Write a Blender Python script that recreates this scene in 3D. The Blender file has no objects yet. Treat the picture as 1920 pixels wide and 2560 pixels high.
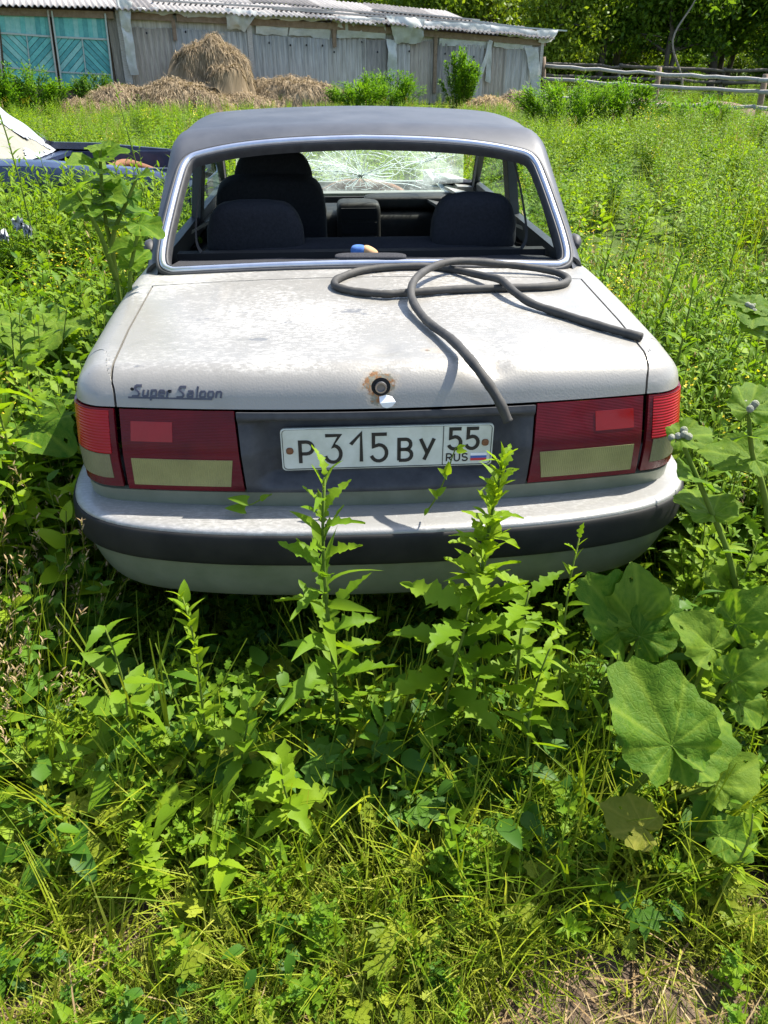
import bpy, math, random
import numpy as np
from mathutils import Vector, Matrix, Euler, noise as mnoise
random.seed(7); rng = np.random.default_rng(11)
PI = math.pi
sc = bpy.context.scene
COL = sc.collection
# ------------------------------------------------------------------ camera
CAM_H = 1.56; TH = math.radians(30.5); FPX = 1923.0
cd = bpy.data.cameras.new('camera'); cam = bpy.data.objects.new('camera', cd); COL.objects.link(cam)
cam.location = (0, 0, CAM_H); cam.rotation_euler = (math.radians(90) - TH, 0, 0)
cd.sensor_fit = 'VERTICAL'; cd.sensor_height = 34.614; cd.lens = 26.0; cd.clip_start = .05; cd.clip_end = 600
sc.camera = cam
sc.render.resolution_x = 768; sc.render.resolution_y = 1024
# ------------------------------------------------------------------ sky, sun, exposure
SUN_EL = math.radians(56); SUN_AZ = math.radians(60)      # azimuth clockwise from +Y (forward)
wd = bpy.data.worlds.new('World'); sc.world = wd; wd.use_nodes = True
nt = wd.node_tree; bg = nt.nodes['Background']
sky = nt.nodes.new('ShaderNodeTexSky'); sky.sky_type = 'NISHITA'; sky.sun_disc = False
sky.sun_elevation = SUN_EL; sky.sun_rotation = SUN_AZ; sky.dust_density = 1.5; sky.altitude = 100
nt.links.new(sky.outputs[0], bg.inputs[0]); bg.inputs[1].default_value = 0.14
sl = bpy.data.lights.new('sun', 'SUN'); sl.energy = 5.0; sl.angle = math.radians(.53); sl.color = (1, .955, .87)
sun = bpy.data.objects.new('sun', sl); COL.objects.link(sun)
sdir = Vector((math.cos(SUN_EL) * math.sin(SUN_AZ), math.cos(SUN_EL) * math.cos(SUN_AZ), math.sin(SUN_EL)))
sun.rotation_euler = sdir.to_track_quat('Z', 'Y').to_euler(); sun.location = (20, 10, 40)
vs = sc.view_settings; vs.view_transform = 'Standard'; vs.look = 'None'; vs.exposure = 1.4; vs.gamma = 1; vs.use_curve_mapping = False
sc.render.engine = 'CYCLES'
try:
    sc.cycles.max_bounces = 5; sc.cycles.transparent_max_bounces = 8; sc.cycles.transmission_bounces = 4; sc.cycles.diffuse_bounces = 3; sc.cycles.glossy_bounces = 2
    sc.cycles.sample_clamp_indirect = 6
except Exception: pass

# ------------------------------------------------------------------ pixel <-> place helpers (photo pixels, 1920 x 2560)
def ray(u, v):
    a = (u - 960) / FPX; b = (1280 - v) / FPX
    return Vector((a, math.cos(TH) + b * math.sin(TH), -math.sin(TH) + b * math.cos(TH)))
def Wy(u, v, y):
    r = ray(u, v); return Vector((0, 0, CAM_H)) + r * (y / r.y)
def Wz(u, v, z):
    r = ray(u, v); return Vector((0, 0, CAM_H)) + r * ((z - CAM_H) / r.z)
CAR_O = Vector((.007, 1.719, 0)); CAR_A = math.radians(3.7)
CMAT = Matrix.Translation(CAR_O) @ Matrix.Rotation(CAR_A, 4, 'Z'); CINV = CMAT.inverted()
def Cy(u, v, y):                                             # point of the car frame on the plane Y = y
    c = CINV @ Vector((0, 0, CAM_H)); r = CINV.to_3x3() @ ray(u, v); return c + r * ((y - c.y) / r.y)
def Cz(u, v, z):
    return CINV @ Wz(u, v, z)
def sstep(a, b, x):
    t = np.clip((x - a) / (b - a), 0, 1); return t * t * (3 - 2 * t)
def ground(x, y):
    a = np.clip((np.asarray(y, float) - 4) / 22, 0, 1.6); x = np.clip(np.asarray(x, float), -25, 14)
    return a * (.36 - .026 * x) * (1 + 0 * a)
def gz(x, y): return float(ground(x, y))

# ------------------------------------------------------------------ materials
MATS = {}
def nodes_mat(name):
    m = bpy.data.materials.new(name); m.use_nodes = True; t = m.node_tree
    for n in list(t.nodes): t.nodes.remove(n)
    out = t.nodes.new('ShaderNodeOutputMaterial'); MATS[name] = m
    return m, t, out
def N(t, typ, **kw):
    n = t.nodes.new(typ)
    for k, v in kw.items():
        if k.startswith('i_'):
            key = k[2:]; key = int(key) if key.isdigit() else key
            n.inputs[key].default_value = v
        else: setattr(n, k, v)
    return n
def ramp(t, src, stops, interp='LINEAR'):
    r = t.nodes.new('ShaderNodeValToRGB'); r.color_ramp.interpolation = interp
    e = r.color_ramp.elements
    while len(e) < len(stops): e.new(.5)
    for i, (p, c) in enumerate(stops):
        e[i].position = p; e[i].color = (*c, 1) if len(c) == 3 else c
    t.links.new(src, r.inputs[0]); return r.outputs[0]
def mixc(t, f, a, b, mode='MIX'):
    m = t.nodes.new('ShaderNodeMix'); m.data_type = 'RGBA'; m.blend_type = mode
    for s, x in ((m.inputs[0], f), (m.inputs[6], a), (m.inputs[7], b)):
        if hasattr(x, 'links'): t.links.new(x, s)
        elif isinstance(x, (int, float)): s.default_value = x
        else: s.default_value = (*x, 1)
    return m.outputs[2]
def math_(t, op, a, b=0.0, clamp=False):
    m = t.nodes.new('ShaderNodeMath'); m.operation = op; m.use_clamp = clamp
    for s, x in ((m.inputs[0], a), (m.inputs[1], b)):
        if hasattr(x, 'links'): t.links.new(x, s)
        else: s.default_value = x
    return m.outputs[0]
def noise(t, scale, detail=4, rough=.6, vec=None, stretch=None):
    n = t.nodes.new('ShaderNodeTexNoise'); n.inputs['Scale'].default_value = scale
    n.inputs['Detail'].default_value = detail; n.inputs['Roughness'].default_value = rough
    if vec is None: vec = t.nodes.new('ShaderNodeTexCoord').outputs['Object']
    if stretch:
        mp = t.nodes.new('ShaderNodeMapping'); mp.inputs['Scale'].default_value = stretch; t.links.new(vec, mp.inputs[0]); vec = mp.outputs[0]
    t.links.new(vec, n.inputs['Vector']); return n.outputs[0]
def bump(t, h, strength=.3, dist=.01):
    b = t.nodes.new('ShaderNodeBump'); b.inputs['Strength'].default_value = strength; b.inputs['Distance'].default_value = dist
    t.links.new(h, b.inputs['Height']); return b.outputs[0]
def simple(name, c1, c2=None, scale=20, rough=.6, metal=0., bmp=0., stretch=None, spec=.5, dist=.004, coat=0.):
    m, t, out = nodes_mat(name); p = t.nodes.new('ShaderNodeBsdfPrincipled')
    p.inputs['Roughness'].default_value = rough; p.inputs['Metallic'].default_value = metal
    p.inputs['Specular IOR Level'].default_value = spec; p.inputs['Coat Weight'].default_value = coat
    if c2 is None: c2 = tuple(.8 * c for c in c1)
    n = noise(t, scale, 5, .65, stretch=stretch)
    t.links.new(ramp(t, n, [(.3, c1), (.72, c2)]), p.inputs['Base Color'])
    if bmp: t.links.new(bump(t, n, bmp, dist), p.inputs['Normal'])
    t.links.new(p.outputs[0], out.inputs[0]); return m

# ------------------------------------------------------------------ mesh building
class MB:
    def __init__(s): s.v = []; s.f = []; s.n = 0; s.m = []; s.sm = []; s.c = []
    def add(s, v, f, mat=0, smooth=True, tint=None):
        v = np.asarray(v, float).reshape(-1, 3); s.v.append(v); o = s.n
        s.f.extend([tuple(int(i) + o for i in q) for q in f]); s.m.extend([mat] * len(f)); s.sm.extend([smooth] * len(f))
        s.c.append(np.full(len(v), .5 if tint is None else tint) if np.isscalar(tint) or tint is None else np.asarray(tint, float))
        s.n += len(v); return s
    def mesh(s, name, mats):
        me = bpy.data.meshes.new(name)
        V = np.concatenate(s.v) if s.v else np.zeros((0, 3))
        me.from_pydata(V.tolist(), [], s.f)
        if not isinstance(mats, (list, tuple)): mats = [mats]
        for m in mats: me.materials.append(MATS[m] if isinstance(m, str) else m)
        me.polygons.foreach_set('material_index', np.array(s.m, np.int32)); me.polygons.foreach_set('use_smooth', np.array(s.sm, bool))
        a = me.attributes.new('tint', 'FLOAT', 'POINT'); a.data.foreach_set('value', np.concatenate(s.c).astype(np.float32))
        me.update(); return me
    def build(s, name, mats, parent=None, **kw):
        return obj(name, s.mesh(name, mats), parent, **kw)
def obj(name, me, parent=None, matrix=None, label=None, cat=None, group=None, kind=None):
    o = bpy.data.objects.new(name, me); COL.objects.link(o)
    if parent is not None: o.parent = parent
    if matrix is not None: o.matrix_local = matrix
    tag(o, label, cat, group, kind); return o
def tag(o, label=None, cat=None, group=None, kind=None):
    for k, v in (('label', label), ('category', cat), ('group', group), ('kind', kind)):
        if v: o[k] = v
    return o
def thing(name, label, cat, loc=(0, 0, 0), rz=0., group=None, kind=None):
    o = bpy.data.objects.new(name, None); COL.objects.link(o); o.location = loc; o.rotation_euler = (0, 0, rz); o.empty_display_size = .1
    return tag(o, label, cat, group, kind)

def box(mb, c, s, R=None, mat=0, tint=None):
    v = np.array([[x, y, z] for x in (-.5, .5) for y in (-.5, .5) for z in (-.5, .5)]) * np.array(s)
    if R is not None: v = v @ np.array(R.to_3x3()).T
    f = [(0, 1, 3, 2), (4, 6, 7, 5), (0, 4, 5, 1), (2, 3, 7, 6), (0, 2, 6, 4), (1, 5, 7, 3)]
    return mb.add(v + np.array(c), f, mat, False, tint)
def frames(P):
    P = np.asarray(P, float); T = np.gradient(P, axis=0); T /= np.linalg.norm(T, axis=1)[:, None] + 1e-12
    u = np.cross(T[0], [0, 0, 1.]);
    if np.linalg.norm(u) < .1: u = np.cross(T[0], [1., 0, 0])
    u /= np.linalg.norm(u); U = []
    for t in T:
        u = u - t * np.dot(u, t); u /= np.linalg.norm(u) + 1e-12; U.append(u)
    U = np.array(U); return T, U, np.cross(T, U)
def tube(mb, P, r, n=8, mat=0, cap=True, tint=None, closed=False):
    P = np.asarray(P, float); m = len(P); T, U, B = frames(P); r = np.broadcast_to(np.asarray(r, float), (m,))
    a = np.arange(n) * 2 * PI / n
    V = P[:, None] + r[:, None, None] * (np.cos(a)[None, :, None] * U[:, None] + np.sin(a)[None, :, None] * B[:, None])
    f = []
    for i in range(m - 1 + (1 if closed else 0)):
        j = (i + 1) % m
        for k in range(n): f.append((i * n + k, i * n + (k + 1) % n, j * n + (k + 1) % n, j * n + k))
    if cap and not closed: f.append(tuple(range(n))[::-1]); f.append(tuple(range((m - 1) * n, m * n)))
    tt = None if tint is None else (np.repeat(np.asarray(tint), n) if not np.isscalar(tint) else tint)
    return mb.add(V.reshape(-1, 3), f, mat, True, tt)
def catmull(P, n=8, closed=False):
    P = np.asarray(P, float); m = len(P); out = []
    for i in range(m if closed else m - 1):
        g = lambda k: P[k % m] if closed else P[min(max(k, 0), m - 1)]
        p0, p1, p2, p3 = g(i - 1), g(i), g(i + 1), g(i + 2)
        for t in np.arange(n) / n:
            out.append(.5 * (2 * p1 + (p2 - p0) * t + (2 * p0 - 5 * p1 + 4 * p2 - p3) * t * t + (3 * p1 - p0 - 3 * p2 + p3) * t ** 3))
    if not closed: out.append(P[-1])
    return np.array(out)
def gridfaces(n, m, wrap=False):
    f = []
    for i in range(n - 1):
        for j in range(m if wrap else m - 1): f.append((i * m + j, i * m + (j + 1) % m, (i + 1) * m + (j + 1) % m, (i + 1) * m + j))
    return f
def squad(mb, c, s, e=.35, n=18, m=28, mat=0, R=None):      # rounded block (superquadric)
    a = np.linspace(-PI / 2, PI / 2, n)[:, None]; b = np.linspace(-PI, PI, m, endpoint=False)[None]
    p = lambda w: np.sign(w) * np.abs(w) ** e
    X = p(np.cos(a)) * p(np.cos(b)); Y = p(np.cos(a)) * p(np.sin(b)); Z = p(np.sin(a)) * np.ones_like(b)
    V = np.stack([X, Y, Z], -1).reshape(-1, 3) * np.array(s) / 2
    if R is not None: V = V @ np.array(R.to_3x3()).T
    return mb.add(V + np.array(c), gridfaces(n, m, True), mat, True)
# ------------------------------------------------------------------ car: body as smooth implicit volumes, panels projected on them
def it(xs, ys): return lambda q: np.interp(q, xs, ys)
_W = it([-.1, 0, .06, .14, .28, .6, 1., 1.6, 2.4, 3.2, 4., 4.5, 4.75], [.715, .74, .758, .774, .790, .81, .827, .84, .845, .835, .80, .765, .72])
_TZ = it([.15, .3, .45, .6, .75, .83, .88, .92, 1.], [.06, .03, .01, .002, 0, .006, .014, .026, .06])
_DK = it([-.2, 0, .3, .9, 1.2, 2.2, 3.2, 3.6, 4.2, 4.5, 4.75], [.934, .938, .945, .957, .95, .94, .935, .925, .875, .83, .77])
def smaxr(ds, r):
    q = np.sqrt(sum(np.maximum(d + r, 0) ** 2 for d in ds)); mx = ds[0]
    for d in ds[1:]: mx = np.maximum(mx, d)
    return np.minimum(mx, -r) + q
def F1(p):
    x, y, z = p[..., 0], p[..., 1], p[..., 2]; ax = np.abs(x)
    side = ax - (_W(y) - _TZ(z))
    yr = -.052 + .05 * (x / .64) ** 2 + np.maximum(z - .74, 0) * .31 + np.maximum(.66 - z, 0) * .2
    top = z - (_DK(y) - .018 * (x / .7) ** 2)
    front = y - (4.68 - .09 * (x / .7) ** 2)
    return smaxr([side, yr - y, top, front, .2 - z], .062)
def F2(p):
    x, y, z = p[..., 0], p[..., 1], p[..., 2]; ax = np.abs(x)
    side = ax - (.752 - .15 * (z - .95))
    rear = (-.58 * (y - .92) + .814 * (z - .962)) + .022 * (x / .65) ** 2
    top = z - (1.371 - .024 * (x / .65) ** 2 - .022 * ((y - 2.15) / .65) ** 2)
    wind = (.60 * (y - 3.32) + .80 * (z - .93)) + .05 * (x / .65) ** 2
    return smaxr([side, rear, top, wind, .5 - z], .052)
def grad(F, P, h=2e-4):
    g = np.stack([F(P + np.eye(3)[k] * h) - F(P - np.eye(3)[k] * h) for k in range(3)], -1)
    return g / (np.linalg.norm(g, axis=-1, keepdims=True) + 1e-12)
def project(F, O, D, tmax=1.5):
    O = np.asarray(O, float); D = np.asarray(D, float); D = D / np.linalg.norm(D, axis=-1, keepdims=True)
    lo = np.zeros(O.shape[:-1]); hi = np.full(O.shape[:-1], tmax)
    for _ in range(34):
        m = (lo + hi) / 2; ins = F(O + D * m[..., None]) < 0
        lo = np.where(ins, m, lo); hi = np.where(ins, hi, m)
    return O + D * lo[..., None]
def skin(mb, F, P, off=0., skirt=.014, mat=0, dent=None, mirror=False, dv=None):
    Nn = grad(F, P); P = P + Nn * off
    if dent is not None: P = P - (Nn if dv is None else np.array(dv)) * dent[..., None]
    if mirror: P = P * np.array([-1, 1, 1]); Nn = Nn * np.array([-1, 1, 1])
    n, m = P.shape[:2]; f = gridfaces(n, m)
    fn = np.cross(P[n // 2, m // 2 - 1] - P[n // 2 - 1, m // 2 - 1], P[n // 2, m // 2] - P[n // 2 - 1, m // 2 - 1])
    # orientation by a central quad
    i, j = n // 2 - 1, m // 2 - 1
    q = np.cross(P[i, j + 1] - P[i, j], P[i + 1, j + 1] - P[i, j])
    flip = np.dot(q, Nn[i, j]) < 0
    if flip: f = [a[::-1] for a in f]
    mb.add(P.reshape(-1, 3), f, mat, True)
    if skirt:
        idx = [(0, j) for j in range(m)] + [(i, m - 1) for i in range(1, n)] + [(n - 1, j) for j in range(m - 2, -1, -1)] + [(i, 0) for i in range(n - 2, 0, -1)]
        A = np.array([P[i, j] for i, j in idx]); B = np.array([P[i, j] - Nn[i, j] * skirt for i, j in idx]); k = len(idx)
        ff = [(a, k + a, k + (a + 1) % k, (a + 1) % k) for a in range(k)]
        if flip: ff = [a[::-1] for a in ff]
        mb.add(np.concatenate([A, B]), ff, mat, False)
    return P
def lin(a, b, n): return np.linspace(a, b, n)

# ---- car materials
def paint(name, base, worn, rust=True, zones=True, chipc=(.135, .135, .135)):
    m, t, out = nodes_mat(name); p = t.nodes.new('ShaderNodeBsdfPrincipled')
    tc = t.nodes.new('ShaderNodeTexCoord').outputs['Object']
    sep = t.nodes.new('ShaderNodeSeparateXYZ'); t.links.new(tc, sep.inputs[0])
    big = noise(t, 2.3, 3, .6, tc); fine = noise(t, 55, 7, .75, tc, (1, 2.2, 1)); scr = noise(t, 160, 3, .6, tc, (.10, 1, .3)); scr2 = noise(t, 120, 3, .6, tc, (1, .1, .3))
    zone = math_(t, 'MULTIPLY', N(t, 'ShaderNodeMapRange', i_1=.915, i_2=.936).outputs[0], 1)
    mr = t.nodes.new('ShaderNodeMapRange'); mr.inputs[1].default_value = .912; mr.inputs[2].default_value = .934; mr.inputs[3].default_value = .0 if zones else .5; t.links.new(sep.outputs[2], mr.inputs[0])
    # worn chalky patches
    a = math_(t, 'ADD', math_(t, 'MULTIPLY', big, .55), math_(t, 'MULTIPLY', fine, .95))
    msk = ramp(t, a, [(.74, (0, 0, 0)), (.90, (1, 1, 1))]); msk = math_(t, 'MULTIPLY', msk, mr.outputs[0])
    s1 = ramp(t, scr, [(.67, (0, 0, 0)), (.71, (1, 1, 1))]); s2 = ramp(t, scr2, [(.70, (0, 0, 0)), (.74, (1, 1, 1))])
    s = math_(t, 'MULTIPLY', math_(t, 'MAXIMUM', s1, s2), math_(t, 'MULTIPLY', mr.outputs[0], .8))
    k = math_(t, 'MAXIMUM', msk, s, True)
    col = mixc(t, k, base, worn)
    dirt = ramp(t, noise(t, 9, 5, .7, tc), [(.55, (0, 0, 0)), (.8, (1, 1, 1))])
    col = mixc(t, math_(t, 'MULTIPLY', dirt, .40), col, (.22, .205, .17))
    chip = ramp(t, noise(t, 5.5, 9, .74, tc, (.7, 1.6, 1.6)), [(.640, (0, 0, 0)), (.652, (1, 1, 1))]); col = mixc(t, math_(t, 'MULTIPLY', chip, .85), col, chipc)
    streak = ramp(t, noise(t, 14, 4, .6, tc, (1, 1, .12)), [(.52, (0, 0, 0)), (.75, (1, 1, 1))]); col = mixc(t, math_(t, 'MULTIPLY', streak, .4), col, (.17, .165, .14))
    if rust:
        def spot(c, r, amp, wob=48):
            d = t.nodes.new('ShaderNodeVectorMath'); d.operation = 'DISTANCE'; t.links.new(tc, d.inputs[0]); d.inputs[1].default_value = c
            n = noise(t, wob, 4, .7, tc); q = math_(t, 'ADD', d.outputs['Value'], math_(t, 'MULTIPLY', math_(t, 'SUBTRACT', n, .5), amp))
            return ramp(t, q, [(r, (1, 1, 1)), (r + .0015, (0, 0, 0))])
        rcol = ramp(t, noise(t, 60, 4, .7, tc), [(.33, (.12, .045, .012)), (.45, (.22, .11, .035)), (.50, (.13, .12, .085)), (.68, (.21, .20, .14))])
        for c, r, amp in RUST: col = mixc(t, math_(t, 'MULTIPLY', spot(c, r + .012, amp), .35), col, (.36, .30, .22)); col = mixc(t, spot(c, r, amp), col, rcol)
    t.links.new(col, p.inputs['Base Color'])
    p.inputs['Metallic'].default_value = .25
    t.links.new(ramp(t, k, [(0, (.42,) * 3), (1, (.62,) * 3)]), p.inputs['Roughness'])
    p.inputs['Coat Weight'].default_value = .15; p.inputs['Coat Roughness'].default_value = .25
    b = bump(t, noise(t, 210, 2, .5, tc), .16, .003); t.links.new(b, p.inputs['Normal'])
    t.links.new(p.outputs[0], out.inputs[0]); return m
_lk = Cy(952, 966, -.028); _dn = Cz(1232, 902, .935); _d2 = Cz(958, 885, .93); _d3 = Cz(1090, 885, .93)
RUST = [((_lk.x - .003, -.01, _lk.z + .002), .038, .07), ((_lk.x - .008, -.01, _lk.z - .038), .012, .045), ((_dn.x, _dn.y, _dn.z), .014, .055), ((_d3.x, _d3.y, _d3.z), .010, .03), ((_d3.x - .02, _d3.y, _d3.z), .008, .03)]
RUST = [(tuple(float(q) for q in c), r, a) for c, r, a in RUST]
paint('silver_paint', (.238, .225, .198), (.40, .385, .352)); paint('bumper_silver', (.242, .236, .222), (.43, .42, .40), rust=False, zones=False)
simple('lower_silver_reflection', (.22, .23, .17), (.15, .165, .11), 9, .42, .3)  # silver with the green reflected from the weeds mixed into its colour
m, t, out = nodes_mat('roof_paint'); p = t.nodes.new('ShaderNodeBsdfPrincipled'); tc = t.nodes.new('ShaderNodeTexCoord').outputs['Object']
c = ramp(t, noise(t, 5, 6, .65, tc), [(.35, (.030, .032, .038)), (.7, (.058, .060, .066))])
fl = ramp(t, noise(t, 4.2, 7, .72, tc), [(.735, (0, 0, 0)), (.745, (1, 1, 1))]); c = mixc(t, fl, c, (.26, .26, .27))
t.links.new(c, p.inputs['Base Color']); p.inputs['Roughness'].default_value = .5; p.inputs['Specular IOR Level'].default_value = .4; p.inputs['Coat Weight'].default_value = .0; p.inputs['Coat Roughness'].default_value = .4
t.links.new(p.outputs[0], out.inputs[0])
simple('blue_paint', (.012, .02, .05), (.03, .045, .09), 9, .35, .2, coat=.3)
simple('white_paint_faded', (.62, .64, .66), (.72, .73, .74), 9, .5)
simple('rubber', (.018, .018, .02), (.035, .035, .036), 30, .62, bmp=.15)
simple('hose_rubber', (.012, .012, .012), (.050, .046, .038), 16, .75, bmp=.25, dist=.003)
simple('plastic_grey', (.026, .027, .030), (.060, .060, .062), 16, .62, bmp=.12, spec=.3)
simple('bumper_black', (.006, .006, .007), (.022, .021, .018), 7, .65, bmp=.1, spec=.22)
simple('chrome_trim', (.50, .53, .60), (.38, .40, .46), 18, .28, .75)
simple('dark_gap', (.008, .008, .009), None, 5, .9)
simple('seat_fabric', (.010, .011, .014), (.018, .019, .024), 90, .95, bmp=.3, spec=.2)
simple('interior_black', (.012, .012, .013), (.022, .022, .022), 25, .75, bmp=.2)
simple('dash_vinyl', (.008, .008, .008), (.024, .022, .018), 18, .6, bmp=.2, spec=.3)
simple('carpet', (.025, .025, .03), (.055, .055, .058), 160, .98, bmp=.5, spec=.1)
simple('plate_white', (.60, .62, .56), (.40, .42, .35), 9, .45, bmp=.05)
simple('plate_black', (.012, .012, .014), None, 8, .45)
simple('flag_white', (.75, .75, .75)); simple('flag_blue', (.03, .10, .36)); simple('flag_red', (.5, .03, .04))
simple('rust', (.10, .035, .015), (.22, .10, .04), 60, .9, bmp=.6)
simple('steel', (.45, .46, .48), (.25, .26, .28), 60, .3, .9)
simple('badge_dark', (.035, .037, .05), (.06, .062, .08), 40, .4, .3)
simple('tyre', (.014, .014, .014), (.03, .03, .028), 20, .85, bmp=.3)
simple('rim', (.30, .30, .31), (.16, .13, .10), 12, .5, .6)
simple('belt_grey', (.05, .05, .05), None, 30, .9)
def lens(name, c1, c2, rib=0., axis=(1, 0, 0), rough=.18):
    m, t, out = nodes_mat(name); p = t.nodes.new('ShaderNodeBsdfPrincipled'); tc = t.nodes.new('ShaderNodeTexCoord').outputs['Object']
    t.links.new(ramp(t, noise(t, 10, 5, .6, tc), [(.3, c1), (.7, c2)]), p.inputs['Base Color'])
    p.inputs['Roughness'].default_value = rough; p.inputs['Coat Weight'].default_value = .1; p.inputs['Coat Roughness'].default_value = .1; p.inputs['Specular IOR Level'].default_value = .2
    p.inputs['Transmission Weight'].default_value = .0; p.inputs['Subsurface Weight'].default_value = 0
    if rib:
        w = t.nodes.new('ShaderNodeTexWave'); w.wave_type = 'BANDS'; w.bands_direction = 'X' if axis[0] else 'Z'; w.inputs['Scale'].default_value = rib; w.inputs['Distortion'].default_value = .3
        t.links.new(tc, w.inputs['Vector']); t.links.new(bump(t, w.outputs['Fac'], .35, .003), p.inputs['Normal'])
    t.links.new(p.outputs[0], out.inputs[0])
lens('lamp_red_dark', (.115, .003, .008), (.070, .003, .007), 90, (0, 0, 1)); lens('lamp_red', (.32, .006, .010), (.25, .006, .010), 46, (0, 0, 1)); lens('lamp_reflector', (.25, .003, .006), (.20, .003, .005))
lens('lamp_clear', (.25, .24, .10), (.18, .17, .075), 60, (1, 0, 0), .25); lens('lamp_clear_o', (.20, .19, .11), (.14, .13, .075), 60, (1, 0, 0), .25)
m, t, out = nodes_mat('glass'); g = N(t, 'ShaderNodeBsdfGlossy', i_0=(.8, .9, .85, 1), i_1=.05); tr = N(t, 'ShaderNodeBsdfTransparent', i_0=(.78, .86, .80, 1)); mx = N(t, 'ShaderNodeMixShader', i_0=.1)
t.links.new(tr.outputs[0], mx.inputs[1]); t.links.new(g.outputs[0], mx.inputs[2]); t.links.new(mx.outputs[0], out.inputs[0])
m, t, out = nodes_mat('crazed_glass'); tc = t.nodes.new('ShaderNodeTexCoord').outputs['Object']
g = N(t, 'ShaderNodeBsdfTranslucent', i_0=(.75, .85, .78, 1)); tr = N(t, 'ShaderNodeBsdfTransparent', i_0=(.86, .93, .88, 1)); mx = N(t, 'ShaderNodeMixShader')
vo = t.nodes.new('ShaderNodeTexVoronoi'); vo.feature = 'DISTANCE_TO_EDGE'; vo.inputs['Scale'].default_value = 26; t.links.new(tc, vo.inputs['Vector'])
ed = ramp(t, vo.outputs[0], [(.0, (1, 1, 1)), (.045, (0, 0, 0))]); bl = ramp(t, noise(t, 5, 4, .6, tc), [(.45, (.10,) * 3), (.7, (.42,) * 3)])
t.links.new(math_(t, 'MAXIMUM', math_(t, 'MULTIPLY', ed, math_(t, 'MULTIPLY', bl, 1.3)), math_(t, 'MULTIPLY', bl, .55), True), mx.inputs[0])
t.links.new(tr.outputs[0], mx.inputs[1]); t.links.new(g.outputs[0], mx.inputs[2]); t.links.new(mx.outputs[0], out.inputs[0])
m, t, out = nodes_mat('crack_white'); d = N(t, 'ShaderNodeBsdfDiffuse', i_0=(.9, .95, .93, 1)); tl = N(t, 'ShaderNodeBsdfTranslucent', i_0=(.9, .95, .93, 1)); mx = N(t, 'ShaderNodeMixShader', i_0=.5)
t.links.new(d.outputs[0], mx.inputs[1]); t.links.new(tl.outputs[0], mx.inputs[2]); t.links.new(mx.outputs[0], out.inputs[0])

# ---- stroke lettering
def strokes(mb, paths, x0, z0, sx, sz, w, y, h=.0012, shear=0., mat=0):
    for pth in paths:
        q = np.array([[x0 + (a + shear * b) * sx, z0 + b * sz] for a, b in pth], float)
        m = len(q); d = np.gradient(q, axis=0) if m > 2 else np.repeat((q[1] - q[0])[None], 2, 0)
        # mitred offsets
        seg = np.diff(q, axis=0); seg /= np.linalg.norm(seg, axis=1)[:, None] + 1e-12
        nn = np.stack([-seg[:, 1], seg[:, 0]], 1); L = []; Rr = []
        for i in range(m):
            if i == 0: n = nn[0]; k = 1
            elif i == m - 1: n = nn[-1]; k = 1
            else:
                n = nn[i - 1] + nn[i]; l = np.linalg.norm(n)
                n = n / (l + 1e-9); k = min(1 / max(np.dot(n, nn[i]), .4), 1.6)
            L.append(q[i] + n * w / 2 * k); Rr.append(q[i] - n * w / 2 * k)
        V = [(a[0], y - h, a[1]) for a in L] + [(a[0], y - h, a[1]) for a in Rr] + [(a[0], y, a[1]) for a in L] + [(a[0], y, a[1]) for a in Rr]
        f = []
        for i in range(m - 1):
            f += [(i, m + i, m + i + 1, i + 1), (2 * m + i, i, i + 1, 2 * m + i + 1), (m + i, 3 * m + i, 3 * m + i + 1, m + i + 1)]
        f += [(0, 2 * m, 3 * m, m), (m - 1, 2 * m - 1, 4 * m - 1, 3 * m - 1)]
        mb.add(V, f, mat, False)
def arc(cx, cy, rx, ry, a0, a1, n=10): return [(cx + rx * math.cos(math.radians(a)), cy + ry * math.sin(math.radians(a))) for a in np.linspace(a0, a1, n)]
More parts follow.
